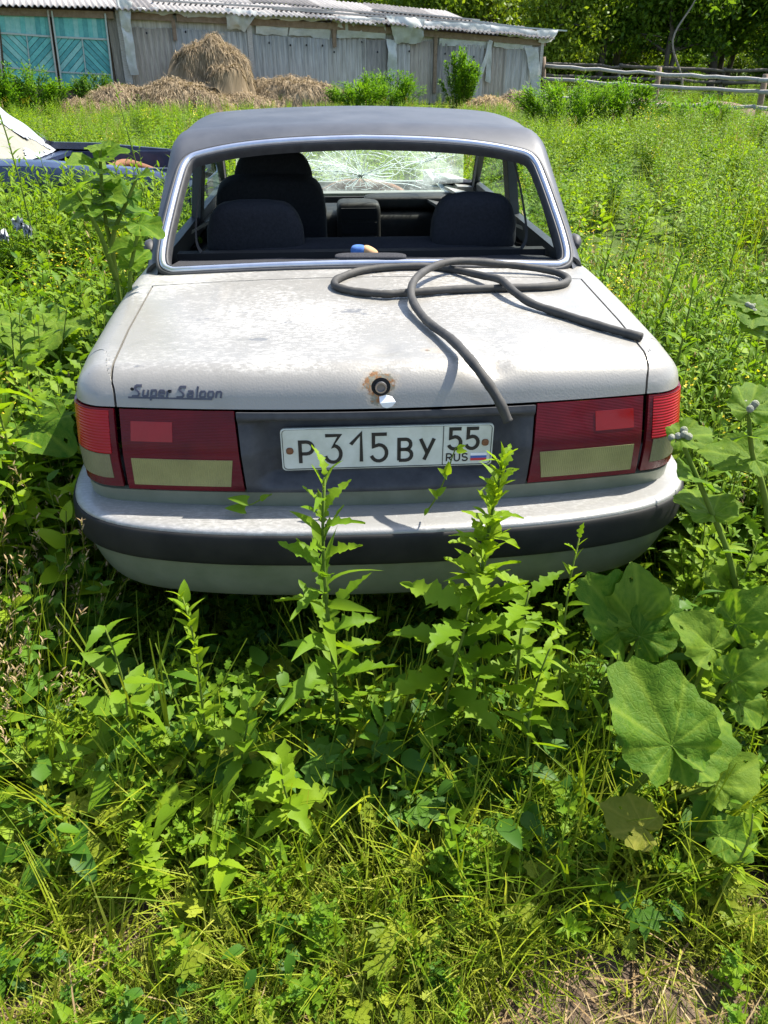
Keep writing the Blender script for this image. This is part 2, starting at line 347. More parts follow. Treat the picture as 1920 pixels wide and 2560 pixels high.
G = {'P': [[(.1, 0), (.1, 1), (.5, 1)] + arc(.5, .72, .42, .28, 90, -90, 9)[1:] + [(.1, .44)]],
     '3': [[(.02, .95), (.88, .95), (.45, .56)] + arc(.45, .30, .47, .30, 80, -165, 14)],
     '1': [[(.1, .62), (.68, 1), (.68, 0)]],
     '5': [[(.92, .95), (.14, .95), (.14, .52), (.45, .58)] + arc(.45, .29, .46, .29, 70, -160, 13)],
     'B': [[(.1, 0), (.1, 1), (.55, 1)] + arc(.55, .76, .33, .24, 90, -90, 8)[1:] + [(.1, .52)], [(.5, .52)] + arc(.55, .26, .40, .26, 90, -90, 8) + [(.1, 0)]],
     'Y': [[(.02, 1), (.45, .36)], [(.92, 1), (.28, 0)]],
     'R': [[(.1, 0), (.1, 1), (.5, 1)] + arc(.5, .74, .38, .26, 90, -90, 8)[1:] + [(.1, .48)], [(.45, .48), (.9, 0)]],
     'U': [[(.1, 1), (.1, .35)] + arc(.5, .33, .40, .33, 180, 360, 9) + [(.9, 1)]],
     'S': [arc(.5, .74, .38, .26, 20, 270, 11) + arc(.5, .26, .4, .26, 90, -160, 11)],
     's1': [[(1.10, .98), (.34, .98), (.14, .90), (.10, .76), (.24, .64), (.72, .42), (.86, .28), (.80, .10), (.62, .02), (-.15, .0)]],
     'u': [[(.12, .62), (.1, .12), (.2, .05), (.7, .05)], [(.82, .62), (.78, 0)]],
     'p': [[(.14, -.36), (.14, .58), (.75, .6), (.86, .5), (.84, .12), (.74, .05), (.14, .05)]],
     'e': [[(.12, .32), (.86, .34), (.86, .5), (.74, .6), (.24, .6), (.12, .5), (.1, .14), (.2, .04), (.85, .04)]],
     'r': [[(.14, 0), (.14, .6)], [(.14, .44), (.3, .58), (.75, .6)]],
     'a': [[(.12, .6), (.76, .6), (.86, .5), (.84, .04), (.2, .04), (.1, .12), (.1, .28), (.2, .34), (.84, .34)]],
     'l': [[(.3, 1.05), (.3, 0)]],
     'o': [[(.1, .14), (.12, .5), (.24, .6), (.74, .6), (.86, .5), (.84, .14), (.72, .04), (.2, .04), (.1, .14)]],
     'n': [[(.12, 0), (.14, .6)], [(.14, .58), (.72, .6), (.86, .5), (.82, 0)]]}

def seat(root, cx, y, name='front_seat', rec=.28, w=.52, headrest=True):
    mb = MB(); squad(mb, (cx, y + .1, .48), (w, .55, .17), .4)
    o = mb.build(name, 'seat_fabric', root)
    mb = MB(); R = Matrix.Rotation(rec, 4, 'X'); squad(mb, (cx, y - .2, .80), (w * .96, .15, .62), .4, R=R); mb.build('backrest', 'seat_fabric', o)
    return o
def wheel(root, x, y, z=.27, r=.315):
    w = MB(); s = 1 if x > 0 else -1; a = np.linspace(0, 2 * PI, 40, endpoint=False)
    prof = [(.215, -.08), (.27, -.095), (r - .02, -.09), (r, -.065), (r, .065), (r - .02, .09), (.27, .095), (.215, .08)]
    V = [[(x + dx, y + R * math.cos(t), z + R * math.sin(t)) for R, dx in prof] for t in a]
    n = len(prof); f = [(i * n + j, i * n + (j + 1), ((i + 1) % 40) * n + j + 1, ((i + 1) % 40) * n + j) for i in range(40) for j in range(n - 1)]
    o = thing('wheel', None, None); o.parent = root
    w.add(np.array(V).reshape(-1, 3), f); w.build('tyre', 'tyre', o)
    w = MB(); prof = [(.215, .08), (.20, .05), (.17, .03), (.08, .06), (0.001, .07)]; n = len(prof)
    V = [[(x + s * dx, y + R * math.cos(t), z + R * math.sin(t)) for R, dx in prof] for t in a]
    f = [(i * n + j, i * n + (j + 1), ((i + 1) % 40) * n + j + 1, ((i + 1) % 40) * n + j) for i in range(40) for j in range(n - 1)]
    w.add(np.array(V).reshape(-1, 3), f); w.build('rim', 'rim', o)

# rear window outline in its slope plane: (x, s), s along the slope from its base
_half = [(0, 0), (.30, .0), (.60, .0), (.668, .007), (.700, .045), (.702, .14), (.683, .31), (.666, .43), (.652, .498), (.628, .538), (.58, .560), (.45, .587), (.27, .603), (0, .612)]
_cv = catmull(_half, 6); _cv = _cv[1:-1]
WOUT = np.concatenate([[_half[0]], _cv, [_half[-1]], (_cv * [-1, 1])[::-1]])
def win_pt(q, off=0., inn=0.):
    """(x,s) -> point on the rear slope, moved along its normal by off; inn = inset toward centre in plane"""
    q = np.asarray(q, float)
    if np.any(inn):
        tg = np.roll(q, -1, 0) - np.roll(q, 1, 0); tg /= np.linalg.norm(tg, axis=1)[:, None]; nn = np.stack([tg[:, 1], -tg[:, 0]], 1)  # outward
        q = q - nn * inn
    bow = .022 * (q[:, 0] / .65) ** 2
    P = np.stack([q[:, 0], .92 + q[:, 1] * .814, .962 + q[:, 1] * .58], 1); nrm = np.array([0, -.58, .814])
    return P + nrm * (off - bow)[:, None]
def ribbon(mb, prof, mat=0):
    """closed sweep along the window outline; prof = [(inset, height)]"""
    rows = [win_pt(WOUT, np.full(len(WOUT), h), i) for i, h in prof]; n = len(WOUT); m = len(prof)
    f = []
    for k in range(m - 1):
        for j in range(n): f.append((k * n + j, k * n + (j + 1) % n, (k + 1) * n + (j + 1) % n, (k + 1) * n + j))
    mb.add(np.concatenate(rows), f, mat, True)

def build_car(root, main=True, body='silver_paint', low='lower_silver_reflection', roofm='roof_paint'):
    # ---------------- trunk lid
    PVY, PVZ = .062, .872
    tp = [(.2, z_, 0) for z_ in (.845, .852, .860, .868)] + [(PVY, PVZ, k) for k in lin(.0, 1, 17)] + [(y_, .82, 1) for y_ in np.concatenate([lin(.075, .2, 8), lin(.22, .80, 34)])]
    nt_ = len(tp); us = lin(-1, 1, 81)
    wS = np.interp(np.arange(nt_) / (nt_ - 1), [0, .2, .35, .6, 1], [.643, .646, .652, .672, .690])
    def lid_grid(us, j0=0, wsc=1.):
        O = np.zeros((nt_, len(us), 3)); D = np.zeros_like(O)
        for j, (yy, zz, k) in enumerate(tp):
            x = us * wS[j] * wsc; d = np.array([0, -math.cos(k * PI / 2), math.sin(k * PI / 2)])
            O[j] = np.stack([x, np.full_like(x, yy), np.full_like(x, zz)], 1); D[j] = d
        return O, D
    O, D = lid_grid(us); P = project(F1, O, D)
    dent = np.zeros(P.shape[:2])
    if main:
        for c, s, a in [((_lk.x + .0, -.02, _lk.z + .03), .05, .007), ((_dn.x, _dn.y + .0, .93), .04, .014), ((_dn.x - .01, _dn.y + .10, .94), .06, .010), ((_dn.x + .1, _dn.y + .16, .945), .05, -.004), ((_d2.x, _d2.y, .93), .035, .011), ((-.35, .3, .945), .12, .004), ((.1, .45, .95), .16, .005)]:
            dent += a * np.exp(-((P - np.array(c)) ** 2).sum(-1) / s ** 2)
        # pressed ridge across the left of the lid
        r0 = Cz(566, 700, .95); xr = P[..., 0] - (r0.x - .03 * (.7 - P[..., 1]))
        dent -= .0055 * np.exp(-(xr / .006) ** 2) * sstep(.35, .5, P[..., 1])
    mb = MB(); skin(mb, F1, P, 0, .016, dent=dent); lid = mb.build('trunk_lid', body, root)
    # scuttle between lid and rear window
    xs = lin(-.70, .70, 31); O = np.zeros((6, 31, 3)); O[..., 0] = xs; O[..., 1] = lin(.806, .95, 6)[:, None]; O[..., 2] = .85
    D = np.zeros_like(O); D[..., 2] = 1; mb = MB(); skin(mb, F1, project(F1, O, D), 0, .016); mb.build('scuttle_panel', body, root)
    # ---------------- quarter panels (over the shoulder and round the corner), sides, doors
    for sgn in (1, -1):
        mb = MB(); al = np.concatenate([lin(0, .5, 12), lin(.55, 1, 12)])
        rows = []
        tq = [t_ for t_ in tp] + [(y_, .82, 1) for y_ in (.86, .93, 1.0, 1.06)]
        for j, (yy, zz, k) in enumerate(tq):
            w0 = (wS[j] if j < nt_ else .69 + .02 * (j - nt_ + 1) / 4) + .006
            d = np.array([0, -math.cos(k * PI / 2), math.sin(k * PI / 2)])
            if yy > .8: w0 = .70
            o0 = np.array([w0, yy, zz])
            o1 = np.array([w0 - .04, max(yy, .24), zz if k == 0 else .872 - .072 * min(k * 1.0, 1)])
            o = o0[None] + (o1 - o0)[None] * sstep(0, .5, al)[:, None]
            an = al ** 1.0 * PI / 2; dd = np.cos(an)[:, None] * d + np.sin(an)[:, None] * np.array([1., 0, 0])
            rows.append((o, dd))
        O = np.array([r[0] for r in rows]); D = np.array([r[1] for r in rows]); P = project(F1, O, D)
        skin(mb, F1, P, 0, .014, mirror=sgn < 0)
        # side sheet below, with the wheel arch
        def side(mb, y0, y1, z0, z1, ny, nz, arch=None, off=0.):
            ys = lin(y0, y1, ny); O = np.zeros((ny, nz, 3)); O[..., 0] = .3; O[..., 1] = ys[:, None]
            zb = np.full(ny, z0)
            if arch is not None:
                q = np.clip(1 - ((ys - arch) / .37) ** 2, 0, 1); zb = np.maximum(zb, .24 + .39 * np.sqrt(q))
            tt = lin(0, 1, nz)[None]; O[..., 2] = zb[:, None] * (1 - tt) + (z1 if np.ndim(z1) == 0 else np.asarray(z1)[:, None]) * tt
            D = np.zeros_like(O); D[..., 0] = 1; skin(mb, F1, project(F1, O, D), off, .014, mirror=sgn < 0)
        side(mb, .245, 1.06, .26, .80, 30, 8, 1.05); side(mb, .245, .5, .80, .845, 6, 3)
        mb.build('quarter_panel', body, root)
        mb = MB(); side(mb, 1.066, 1.98, .26, .925, 26, 12, 1.05); dr = mb.build('rear_door', body, root)
        lin_ = MB(); side(lin_, 1.0, 1.97, .45, .93, 10, 5, None, -.05); lin_.build('door_lining', 'interior_black', dr)
        h = MB(); squad(h, (sgn * .838, 1.28, .82), (.03, .16, .035), .5); h.build('handle', 'rubber', dr)
        mb = MB(); side(mb, 1.988, 3.05, .26, .925, 24, 12); dr = mb.build('front_door', body, root)
        lin_ = MB(); side(lin_, 1.98, 3.1, .45, .93, 10, 5, None, -.05); lin_.build('door_lining', 'interior_black', dr)
        h = MB(); squad(h, (sgn * .848, 2.2, .82), (.03, .16, .035), .5); h.build('handle', 'rubber', dr)
        mb = MB(); side(mb, 3.058, 4.6, .26, np.interp(lin(3.058, 4.6, 40), [3, 3.6, 4.2, 4.6], [.90, .885, .83, .77]), 40, 10, 3.85)
        # fender top
        ys = lin(3.058, 4.55, 30); O = np.zeros((30, 8, 3)); D = np.zeros_like(O); an = lin(0, 1, 8) * PI / 2
        O[..., 0] = .62; O[..., 1] = ys[:, None]; O[..., 2] = (np.interp(ys, [3, 3.6, 4.2, 4.6], [.90, .885, .83, .77]))[:, None]
        D[..., 0] = np.sin(an); D[..., 2] = np.cos(an) + 1e-6; skin(mb, F1, project(F1, O, D), 0, .05, mirror=sgn < 0)
        mb.build('front_fender', body, root)
        # C-pillar vent
        if main or True:
            v = MB(); Pv = np.array([(.742, 1.06, .985), (.748, 1.09, 1.00), (.752, 1.14, .995), (.757, 1.18, .95)]) * [sgn, 1, 1]
            tube(v, catmull(Pv, 4), np.interp(lin(0, 1, 13), [0, .3, 1], [.012, .022, .018]), 8); v.build('pillar_vent', 'rubber', root)
    for sx in (-1, 1):
        for yy in (1.05, 3.85): wheel(root, sx * .70, yy)
    # ---------------- inner shell behind the gaps, floor, bulkhead
    mb = MB(); O, D = lid_grid(lin(-1, 1, 21), wsc=1.045); P = project(F1, O, D); skin(mb, F1, P, -.02, 0)
    mb.build('inner_shell', 'dark_gap', root)
    mb = MB(); box(mb, (0, 2.3, .27), (1.5, 4.2, .05)); box(mb, (0, 1.33, .62), (1.40, .05, .62)); box(mb, (0, 3.30, .56), (1.46, .05, .56)); box(mb, (0, 4.45, .50), (1.35, .05, .42))
    box(mb, (0, 3.9, .42), (1.2, .9, .25)); mb.build('floor_pan', 'dark_gap', root)
    mb = MB()
    for k in (-1, 1): box(mb, (k * .60, 3.9, .60), (.04, 1.2, .5))
    box(mb, (0, 4.52, .74), (1.3, .06, .06)); box(mb, (0, 3.36, .84), (1.42, .10, .03)); mb.build('engine_bay_frame', low if main else body, root)
    mb = MB(); squad(mb, (.05, 3.85, .62), (.42, .6, .30), .4); squad(mb, (-.4, 3.6, .68), (.25, .2, .2), .3); tube(mb, catmull([(-.2, 4.2, .72), (0, 4.0, .82), (.3, 3.9, .8), (.45, 3.6, .72)], 6), .03, 8); mb.build('engine', 'rust', root)
    # front end below the missing hood
    ys = lin(-.70, .70, 25); O = np.zeros((8, 25, 3)); O[..., 0] = ys; O[..., 1] = 4.2; O[..., 2] = lin(.36, .74, 8)[:, None]; D = np.zeros_like(O); D[..., 1] = 1
    mb = MB(); skin(mb, F1, project(F1, O, D), 0, .02); fr = mb.build('front_panel', body, root)
    mb = MB(); box(mb, (0, 4.66, .66), (.9, .03, .14)); mb.build('grille', 'rubber', fr)
    # ---------------- roof with pillars
    mb = MB(); n = len(WOUT); keep = [i for i in range(n) if WOUT[i, 1] > .05]; keep.sort(key=lambda i: math.atan2(WOUT[i, 0] * .9, WOUT[i, 1] - .3))
    kk = np.array(keep); q = WOUT[kk]; cen = np.array([0, .32]); e2 = np.zeros_like(q)
    tg = np.roll(WOUT, -1, 0) - np.roll(WOUT, 1, 0); tg /= np.linalg.norm(tg, axis=1)[:, None]; e2 = np.stack([tg[:, 1], -tg[:, 0]], 1)[kk]
    base = win_pt(WOUT, np.zeros(n), .004)[kk]; nrm = np.array([0, -.58, .814]); e3 = np.stack([e2[:, 0], e2[:, 1] * .814, e2[:, 1] * .58], 1)
    A = lin(0, 1, 16); Om = base - nrm * .10; R_ = []
    for a in A:
        an = a * math.radians(80); R_.append((Om - e3 * .0, np.cos(an) * nrm + np.sin(an) * e3))
    O = np.array([r[0] for r in R_]); D = np.array([r[1] for r in R_]); P = project(F2, O, D); skin(mb, F2, P, 0, .012)
    edge = P[-1]                                                  # outer rim of that band
    # roof top sheet: cross sections from the band to the windscreen header
    top = [i for i in range(len(q)) if q[i, 1] > .50]
    er = edge[top]; er = er[np.argsort(er[:, 0])]
    ang = lin(-1.18, 1.18, 41); rows = []
    def roofpt(y, an):
        O = np.stack([np.zeros_like(an), np.broadcast_to(y, an.shape), np.full_like(an, 1.02)], 1); D = np.stack([np.sin(an), 0 * an, np.cos(an)], 1); return O, D
    yst = [1.40, 1.5, 1.62, 1.75, 1.9, 2.05, 2.2, 2.35, 2.5, 2.62, 2.70, 2.755]
    Os = []; Ds = []
    for y_ in yst:
        y0 = np.full_like(ang, y_)
        if y_ < 1.7: y0 = np.maximum(y_, np.where(np.abs(ang) < .99, 1.50 + .05 * np.cos(ang * 1.2), y_))
        o, d = roofpt(y0, ang); Os.append(o); Ds.append(d)
    P = project(F2, np.array(Os), np.array(Ds)); skin(mb, F2, P, -.0008, .03)
    # pillars: A (slanted), B
    for sgn in (1, -1):
        for ya, yb, za, zb, w in ((2.05, 2.05, .92, 1.27, .05), (3.13, 2.63, .92, 1.27, .03), (1.01, 1.47, .93, 1.26, .09)):
            zz = lin(za, zb, 8); O = np.zeros((8, 3, 3)); O[..., 2] = zz[:, None]; O[..., 1] = (lin(ya, yb, 8))[:, None] + lin(-w, w, 3)[None]; O[..., 0] = .2
            D = np.zeros_like(O); D[..., 0] = 1; skin(mb, F2, project(F2, O, D), -.004, .04, mirror=sgn < 0)
        # belt rail
        ys = lin(1.0, 3.25, 24); O = np.zeros((24, 3, 3)); O[..., 1] = ys[:, None]; O[..., 0] = .2; O[..., 2] = lin(.90, .945, 3)[None]; D = np.zeros_like(O); D[..., 0] = 1
        skin(mb, F2, project(F2, O, D), 0, .03, mirror=sgn < 0)
    roof = mb.build('roof', roofm, root)
    for sgn in (1, -1):
        mb = MB()
        for ya, yb, za, zb, w in ((2.05, 2.05, .90, 1.27, .055), (3.10, 2.60, .90, 1.27, .035), (1.03, 1.49, .90, 1.26, .10)):
            zz = lin(za, zb, 8); O = np.zeros((8, 3, 3)); O[..., 2] = zz[:, None]; O[..., 1] = (lin(ya, yb, 8))[:, None] + lin(-w, w, 3)[None]; O[..., 0] = .2
            D = np.zeros_like(O); D[..., 0] = 1; skin(mb, F2, project(F2, O, D), -.046, 0, mirror=sgn < 0)
        ys = lin(.98, 3.2, 24); O = np.zeros((24, 3, 3)); O[..., 1] = ys[:, None]; O[..., 0] = .2; O[..., 2] = lin(.86, .95, 3)[None]; D = np.zeros_like(O); D[..., 0] = 1
        skin(mb, F2, project(F2, O, D), -.036, 0, mirror=sgn < 0); mb.build('pillar_trim', 'interior_black', roof)
    mb = MB()
    P = project(F2, np.array(Os), np.array(Ds)) - np.array([0, 0, .03]); mb.add(P.reshape(-1, 3), gridfaces(*P.shape[:2])); mb.build('headliner', 'interior_black', roof)
    # side glass
    for sgn in (1, -1):
        for y0, y1, y2, y3 in ((1.11, 2.0, 1.57, 2.0), (2.1, 3.2, 2.1, 2.70)):
            V = []
            for a, z_ in ((0, .94), (1, 1.27)):
                for b in (0, 1):
                    y_ = (y0, y1)[b] * (1 - a) + (y2, y3)[b] * a; V.append(project(F2, np.array([[.2, y_, z_]]), np.array([[1., 0, 0]]))[0] - [.012, 0, 0])
            V = np.array(V) * [sgn, 1, 1]; mb = MB(); mb.add(V, [(0, 1, 3, 2)]); mb.build('window_pane', 'glass', root)
    # ---------------- rear window rubber and trim
    mb = MB(); ribbon(mb, [(-.012, -.012), (-.010, .003), (-.004, .006), (.002, .004), (.004, -.01)]); gk = mb.build('window_gasket', 'rubber', root)
    mb = MB(); ribbon(mb, [(.002, -.004), (.004, .008), (.010, .012), (.018, .011), (.023, .006), (.025, -.006)]); mb.build('window_trim', 'chrome_trim', root)
    mb = MB(); ribbon(mb, [(.023, -.004), (.026, .004), (.030, .003), (.034, -.004), (.036, -.014), (.038, -.03)]); mb.build('inner_seal', 'rubber', gk)
    return lid
def build_tail(root, lid, body, low, main=True):
    # ---------------- lamps
    for s in (-1, 1):
        def patch(mb, x00, x10, x01, x11, z0, z1, off, nx=10, nz=8, sk=.012):       # x at bottom-in, bottom-out, top-in, top-out
            tz = lin(0, 1, nz)[:, None]; tx = lin(0, 1, nx)[None]
            O = np.zeros((nz, nx, 3)); O[..., 0] = (x00 * (1 - tz) + x01 * tz) * (1 - tx) + (x10 * (1 - tz) + x11 * tz) * tx; O[..., 1] = .25; O[..., 2] = z0 + (z1 - z0) * tz
            D = np.zeros_like(O); D[..., 1] = -1; skin(mb, F1, project(F1, O, D), off, sk, mirror=s < 0)
        def corner(mb, a0, a1, z0, z1, off, sk=.012, n=16, m=6):
            al = lin(a0, a1, n)[None]; zz = lin(z0, z1, m)[:, None]; O = np.zeros((m, n, 3)); O[..., 0] = .652 - .04 * sstep(0, .5, al); O[..., 1] = .20 + .04 * al; O[..., 2] = zz
            D = np.zeros_like(O); D[..., 0] = np.sin(al * PI / 2); D[..., 1] = -np.cos(al * PI / 2); skin(mb, F1, project(F1, O, D), off, sk, mirror=s < 0)
        mb = MB(); patch(mb, .352, .640, .364, .637, .642, .841, .004, 14, 10); lp = mb.build('tail_lamp', 'lamp_red_dark', root)
        mb = MB(); patch(mb, .384, .622, .374, .620, .658, .728, .006, sk=.005); mb.build('reverse_lens', 'lamp_clear', lp)
        mb = MB(); patch(mb, .515, .616, .512, .612, .768, .814, .0048, sk=.004); mb.build('reflector', 'lamp_reflector', lp)
        mb = MB(); corner(mb, 0, 1, .648, .841, .004); lp = mb.build('side_lamp', 'lamp_red_dark', root)
        mb = MB(); corner(mb, .05, .985, .738, .836, .0055, .004); mb.build('turn_lens', 'lamp_red', lp)
        mb = MB(); corner(mb, .07, .985, .672, .736, .0055, .004); mb.build('clear_lens', 'lamp_clear_o', lp)
    # ---------------- plastic garnish with the plate recess
    nz, nx = 44, 70; tz = lin(0, 1, nz)[:, None]; tx = lin(-1, 1, nx)[None]
    O = np.zeros((nz, nx, 3)); O[..., 0] = tx * (.347 + .011 * tz); O[..., 1] = .25; O[..., 2] = .638 + .204 * tz; D = np.zeros_like(O); D[..., 1] = -1
    P = project(F1, O, D); ax = np.abs(P[..., 0]); z = P[..., 2]
    rec = (1 - sstep(.272, .335, ax)) * sstep(.645, .678, z) * (1 - sstep(.812, .824, z))
    lip = sstep(.812, .828, z) * .012; mb = MB(); skin(mb, F1, P, .002, .02, dent=rec * .05 - lip, dv=(0, -1, 0)); gar = mb.build('plate_surround', 'plastic_grey', root)
    # ---------------- body below the lamps, bumper
    xs = lin(-.765, .765, 50); al = lin(-1.35, 1.35, 60); O = np.zeros((5, 60, 3)); O[..., 0] = (np.sin(al) / math.sin(1.35) * .60)[None]; O[..., 1] = .22; O[..., 2] = lin(.44, .636, 5)[:, None]
    D = np.zeros_like(O); D[..., 0] = (np.sign(al) * np.maximum(np.abs(al) - .85, 0) * 3)[None]; D[..., 1] = -1; mb = MB(); skin(mb, F1, project(F1, O, D), 0, .014); mb.build('rear_panel', low, root)
    h = [(0, -.178), (.2, -.173), (.4, -.156), (.55, -.128), (.66, -.092), (.745, -.035), (.797, .045), (.822, .16), (.832, .33), (.836, .62)]
    cv = catmull(h, 6); cv = np.concatenate([(cv * [-1, 1])[::-1][:-1], cv])
    T = np.gradient(cv, axis=0); T /= np.linalg.norm(T, axis=1)[:, None]; nn = np.stack([-T[:, 1], T[:, 0]], 1)        # inward
    def sweep(prof, mat, name, parent):
        pr = catmull(prof, 3); rows = np.array([[(c[0] + n_[0] * i, c[1] + n_[1] * i, z_) for c, n_ in zip(cv, nn)] for i, z_ in pr])
        mb = MB(); f = [q[::-1] for q in gridfaces(*rows.shape[:2])]; mb.add(rows.reshape(-1, 3), f); return mb.build(name, mat, parent)
    bp = sweep([(.15, .590), (.12, .596), (.05, .601), (.022, .602), (.006, .597), (.003, .588)], 'bumper_silver' if main else body, 'bumper', root)
    sweep([(.006, .590), (-.002, .586), (-.006, .565), (-.006, .535), (-.002, .51), (.006, .503)], 'bumper_black', 'rub_strip', bp)
    sweep([(.004, .506), (.010, .503), (.020, .47), (.036, .42), (.058, .378), (.075, .366), (.10, .366)], low, 'lower_lip', bp)
    return gar

# ================================================================== the ground
simple('soil', (.115, .080, .055), (.20, .15, .105), 9, .95, bmp=.8, dist=.03, spec=.1)
m, t, out = nodes_mat('field_soil'); p = t.nodes.new('ShaderNodeBsdfPrincipled'); tc = t.nodes.new('ShaderNodeTexCoord').outputs['Object']; sp = t.nodes.new('ShaderNodeSeparateXYZ'); t.links.new(tc, sp.inputs[0])
n1 = noise(t, 7, 8, .7, tc); soil_c = ramp(t, n1, [(.3, (.075, .05, .035)), (.55, (.16, .115, .078)), (.75, (.26, .20, .145))]); gr_c = ramp(t, noise(t, 3, 6, .7, tc), [(.3, (.035, .06, .012)), (.7, (.10, .14, .03))])
mr = N(t, 'ShaderNodeMapRange', i_1=1.2, i_2=3.); t.links.new(sp.outputs[1], mr.inputs[0])
t.links.new(mixc(t, mr.outputs[0], soil_c, gr_c), p.inputs['Base Color']); p.inputs['Roughness'].default_value = .95; p.inputs['Specular IOR Level'].default_value = .1
t.links.new(bump(t, noise(t, 28, 8, .75, tc), .9, .03), p.inputs['Normal']); t.links.new(p.outputs[0], out.inputs[0])
xs = np.concatenate([lin(-140, -30, 10), lin(-28, 28, 57), lin(30, 140, 10)]); ys = np.concatenate([lin(-6, 3, 46), lin(3.5, 40, 60), lin(44, 260, 16)])
X, Y = np.meshgrid(xs, ys); Z = ground(X, Y) + np.where(Y < 3.2, .012 * np.sin(X * 9 + 1) * np.sin(Y * 7) + .008 * np.sin(X * 23) * np.cos(Y * 19), 0)
mb = MB(); mb.add(np.stack([X, Y, Z], -1).reshape(-1, 3), gridfaces(len(ys), len(xs))); mb.build('ground', 'field_soil', kind='structure', label='bare brown soil ground under the weeds and grass')

# ================================================================== the wrecked saloon
CAR = thing('sedan_car', 'abandoned silver saloon car with dark grey roof and missing rear window standing in weeds', 'car', CAR_O, CAR_A)
lid = build_car(CAR, True); gar = build_tail(CAR, lid, 'silver_paint', 'lower_silver_reflection')
# lock
mb = MB(); c0 = np.array([_lk.x, -.026, _lk.z]); a = lin(0, 2 * PI, 25)[:-1]
def ring(mb, c, r0, r1, y0, y1, mat=0):
    V = np.concatenate([[(c[0] + r * math.cos(q), c[1] + y, c[2] + r * math.sin(q)) for q in a] for r, y in ((r0, y0), (r1, y1))]); k = len(a)
    mb.add(V, [(i, (i + 1) % k, k + (i + 1) % k, k + i) for i in range(k)], mat)
ring(mb, c0, .0, .0225, -.0045, -.004, 1); ring(mb, c0, .014, .0135, -.0065, -.012, 0); ring(mb, c0, .0135, .010, -.012, -.012, 0); ring(mb, c0, .010, .0095, -.012, -.006, 0); ring(mb, c0, .0095, .0, -.006, -.006, 2)
mb.build('lock', ['steel', 'dark_gap', 'rim'], lid)
# torn paint flap under the lock
mb = MB(); fl = [(-.004, -.024), (.012, -.020), (.026, -.024), (.034, -.034), (.026, -.045), (.014, -.049), (.004, -.046), (-.003, -.036)]
V = [(c0[0] + x, c0[1] - .006 - .010 * (z < -.03), c0[2] + z) for x, z in fl]; mb.add(V, [tuple(range(len(fl)))], 0, False); mb.build('paint_flake', 'white_paint_faded', lid)
# script badge, lettering follows the bowed lid
mb = MB(); b0 = Cy(320, 994, .03); b1 = Cy(546, 990, .01); wid = b1.x - b0.x
adv = [('s1', 1.15), ('u', 1.0), ('p', 1.0), ('e', 1.0), ('r', .95), ('s1', 1.15), ('a', 1.0), ('l', .55), ('o', 1.0), ('o', 1.0), ('n', .95)]
tot = sum(q for _, q in adv) + .6; u = wid / tot; xx = b0.x + .012
for i, (g, w) in enumerate(adv):
    strokes(mb, G[g], xx, b0.z + .003, u * .84, .0225, .0043, 0, .0022, .28); xx += u * w + (.5 * u if i == 4 else 0)
strokes(mb, [[(0, 0), (1, 0)]], b0.x, b0.z, wid * .93, 1, .0036, 0, .0022)
V = np.concatenate(mb.v); Oo = V.copy(); Oo[:, 1] = .2; Pp = project(F1, Oo, np.tile([0, -1., 0], (len(V), 1))); V[:, 1] += Pp[:, 1] - .0004; mb.v = [V]; mb.c = [np.full(len(V), .5)]
mb.build('badge_lettering', 'badge_dark', lid)
for u_, v_ in ((327, 978), (424, 978)):
    hp = Cy(u_, v_, .025); hy = project(F1, np.array([[hp.x, .2, hp.z]]), np.array([[0, -1., 0]]))[0][1]; mb = MB(); ring(mb, (hp.x, hy, hp.z), 0, .0042, -.0032, -.0030); mb.build('badge_hole', 'dark_gap', lid)
# number plate
PX0, PZ0, PYF = -.2585, .683, -.010
mb = MB(); wv = .52; hv = .112; rr = .010
oc = [];
for cx, cz, a0 in ((wv - rr, hv - rr, 0), (rr, hv - rr, 90), (rr, rr, 180), (wv - rr, rr, 270)): oc += arc(cx, cz, rr, rr, a0, a0 + 90, 5)
k = len(oc); ic = [((x - wv / 2) * .988 + wv / 2, (z - hv / 2) * .955 + hv / 2) for x, z in oc]
V = [(PX0 + x, PYF - .002, PZ0 + z) for x, z in oc] + [(PX0 + x, PYF + .004, PZ0 + z) for x, z in oc] + [(PX0 + x, PYF - .003, PZ0 + z) for x, z in ic] + [(PX0 + x, PYF - .001, PZ0 + z) for x, z in ic]
f = [(i, (i + 1) % k, k + (i + 1) % k, k + i) for i in range(k)] + [(2 * k + i, 2 * k + (i + 1) % k, (i + 1) % k, i) for i in range(k)]
mb.add(V[:3 * k], f, 0, False); mb.add([(x, PYF - .0012, z) for x, _, z in V[2 * k:3 * k]], [tuple(range(k))], 0, False)
plate = mb.build('license_plate', 'plate_white', CAR)
mb = MB(); yf = PYF - .0012
def put(g, x, z, w, h, th=.0092): strokes(mb, G[g], PX0 + x / 1000, PZ0 + z / 1000, w / 1000, h / 1000, th, yf)
for g, x, w, z, h in (('P', 42, 38, 19, 57), ('3', 107, 41, 19, 76), ('1', 165, 44, 19, 76), ('5', 219, 42, 19, 76), ('B', 284, 37, 19, 57), ('Y', 340, 37, 19, 57), ('5', 410, 33, 46, 57), ('5', 453, 33, 46, 57)): put(g, x, z, w, h, .0088)
for i, g in enumerate('RUS'): put(g, 405 + i * 19.5, 13, 16, 20, .0034)
strokes(mb, [[(0, 0), (0, 1)]], PX0 + .3965, PZ0 + .004, 1, .104, .0016, yf); mb.build('plate_characters', 'plate_black', plate)
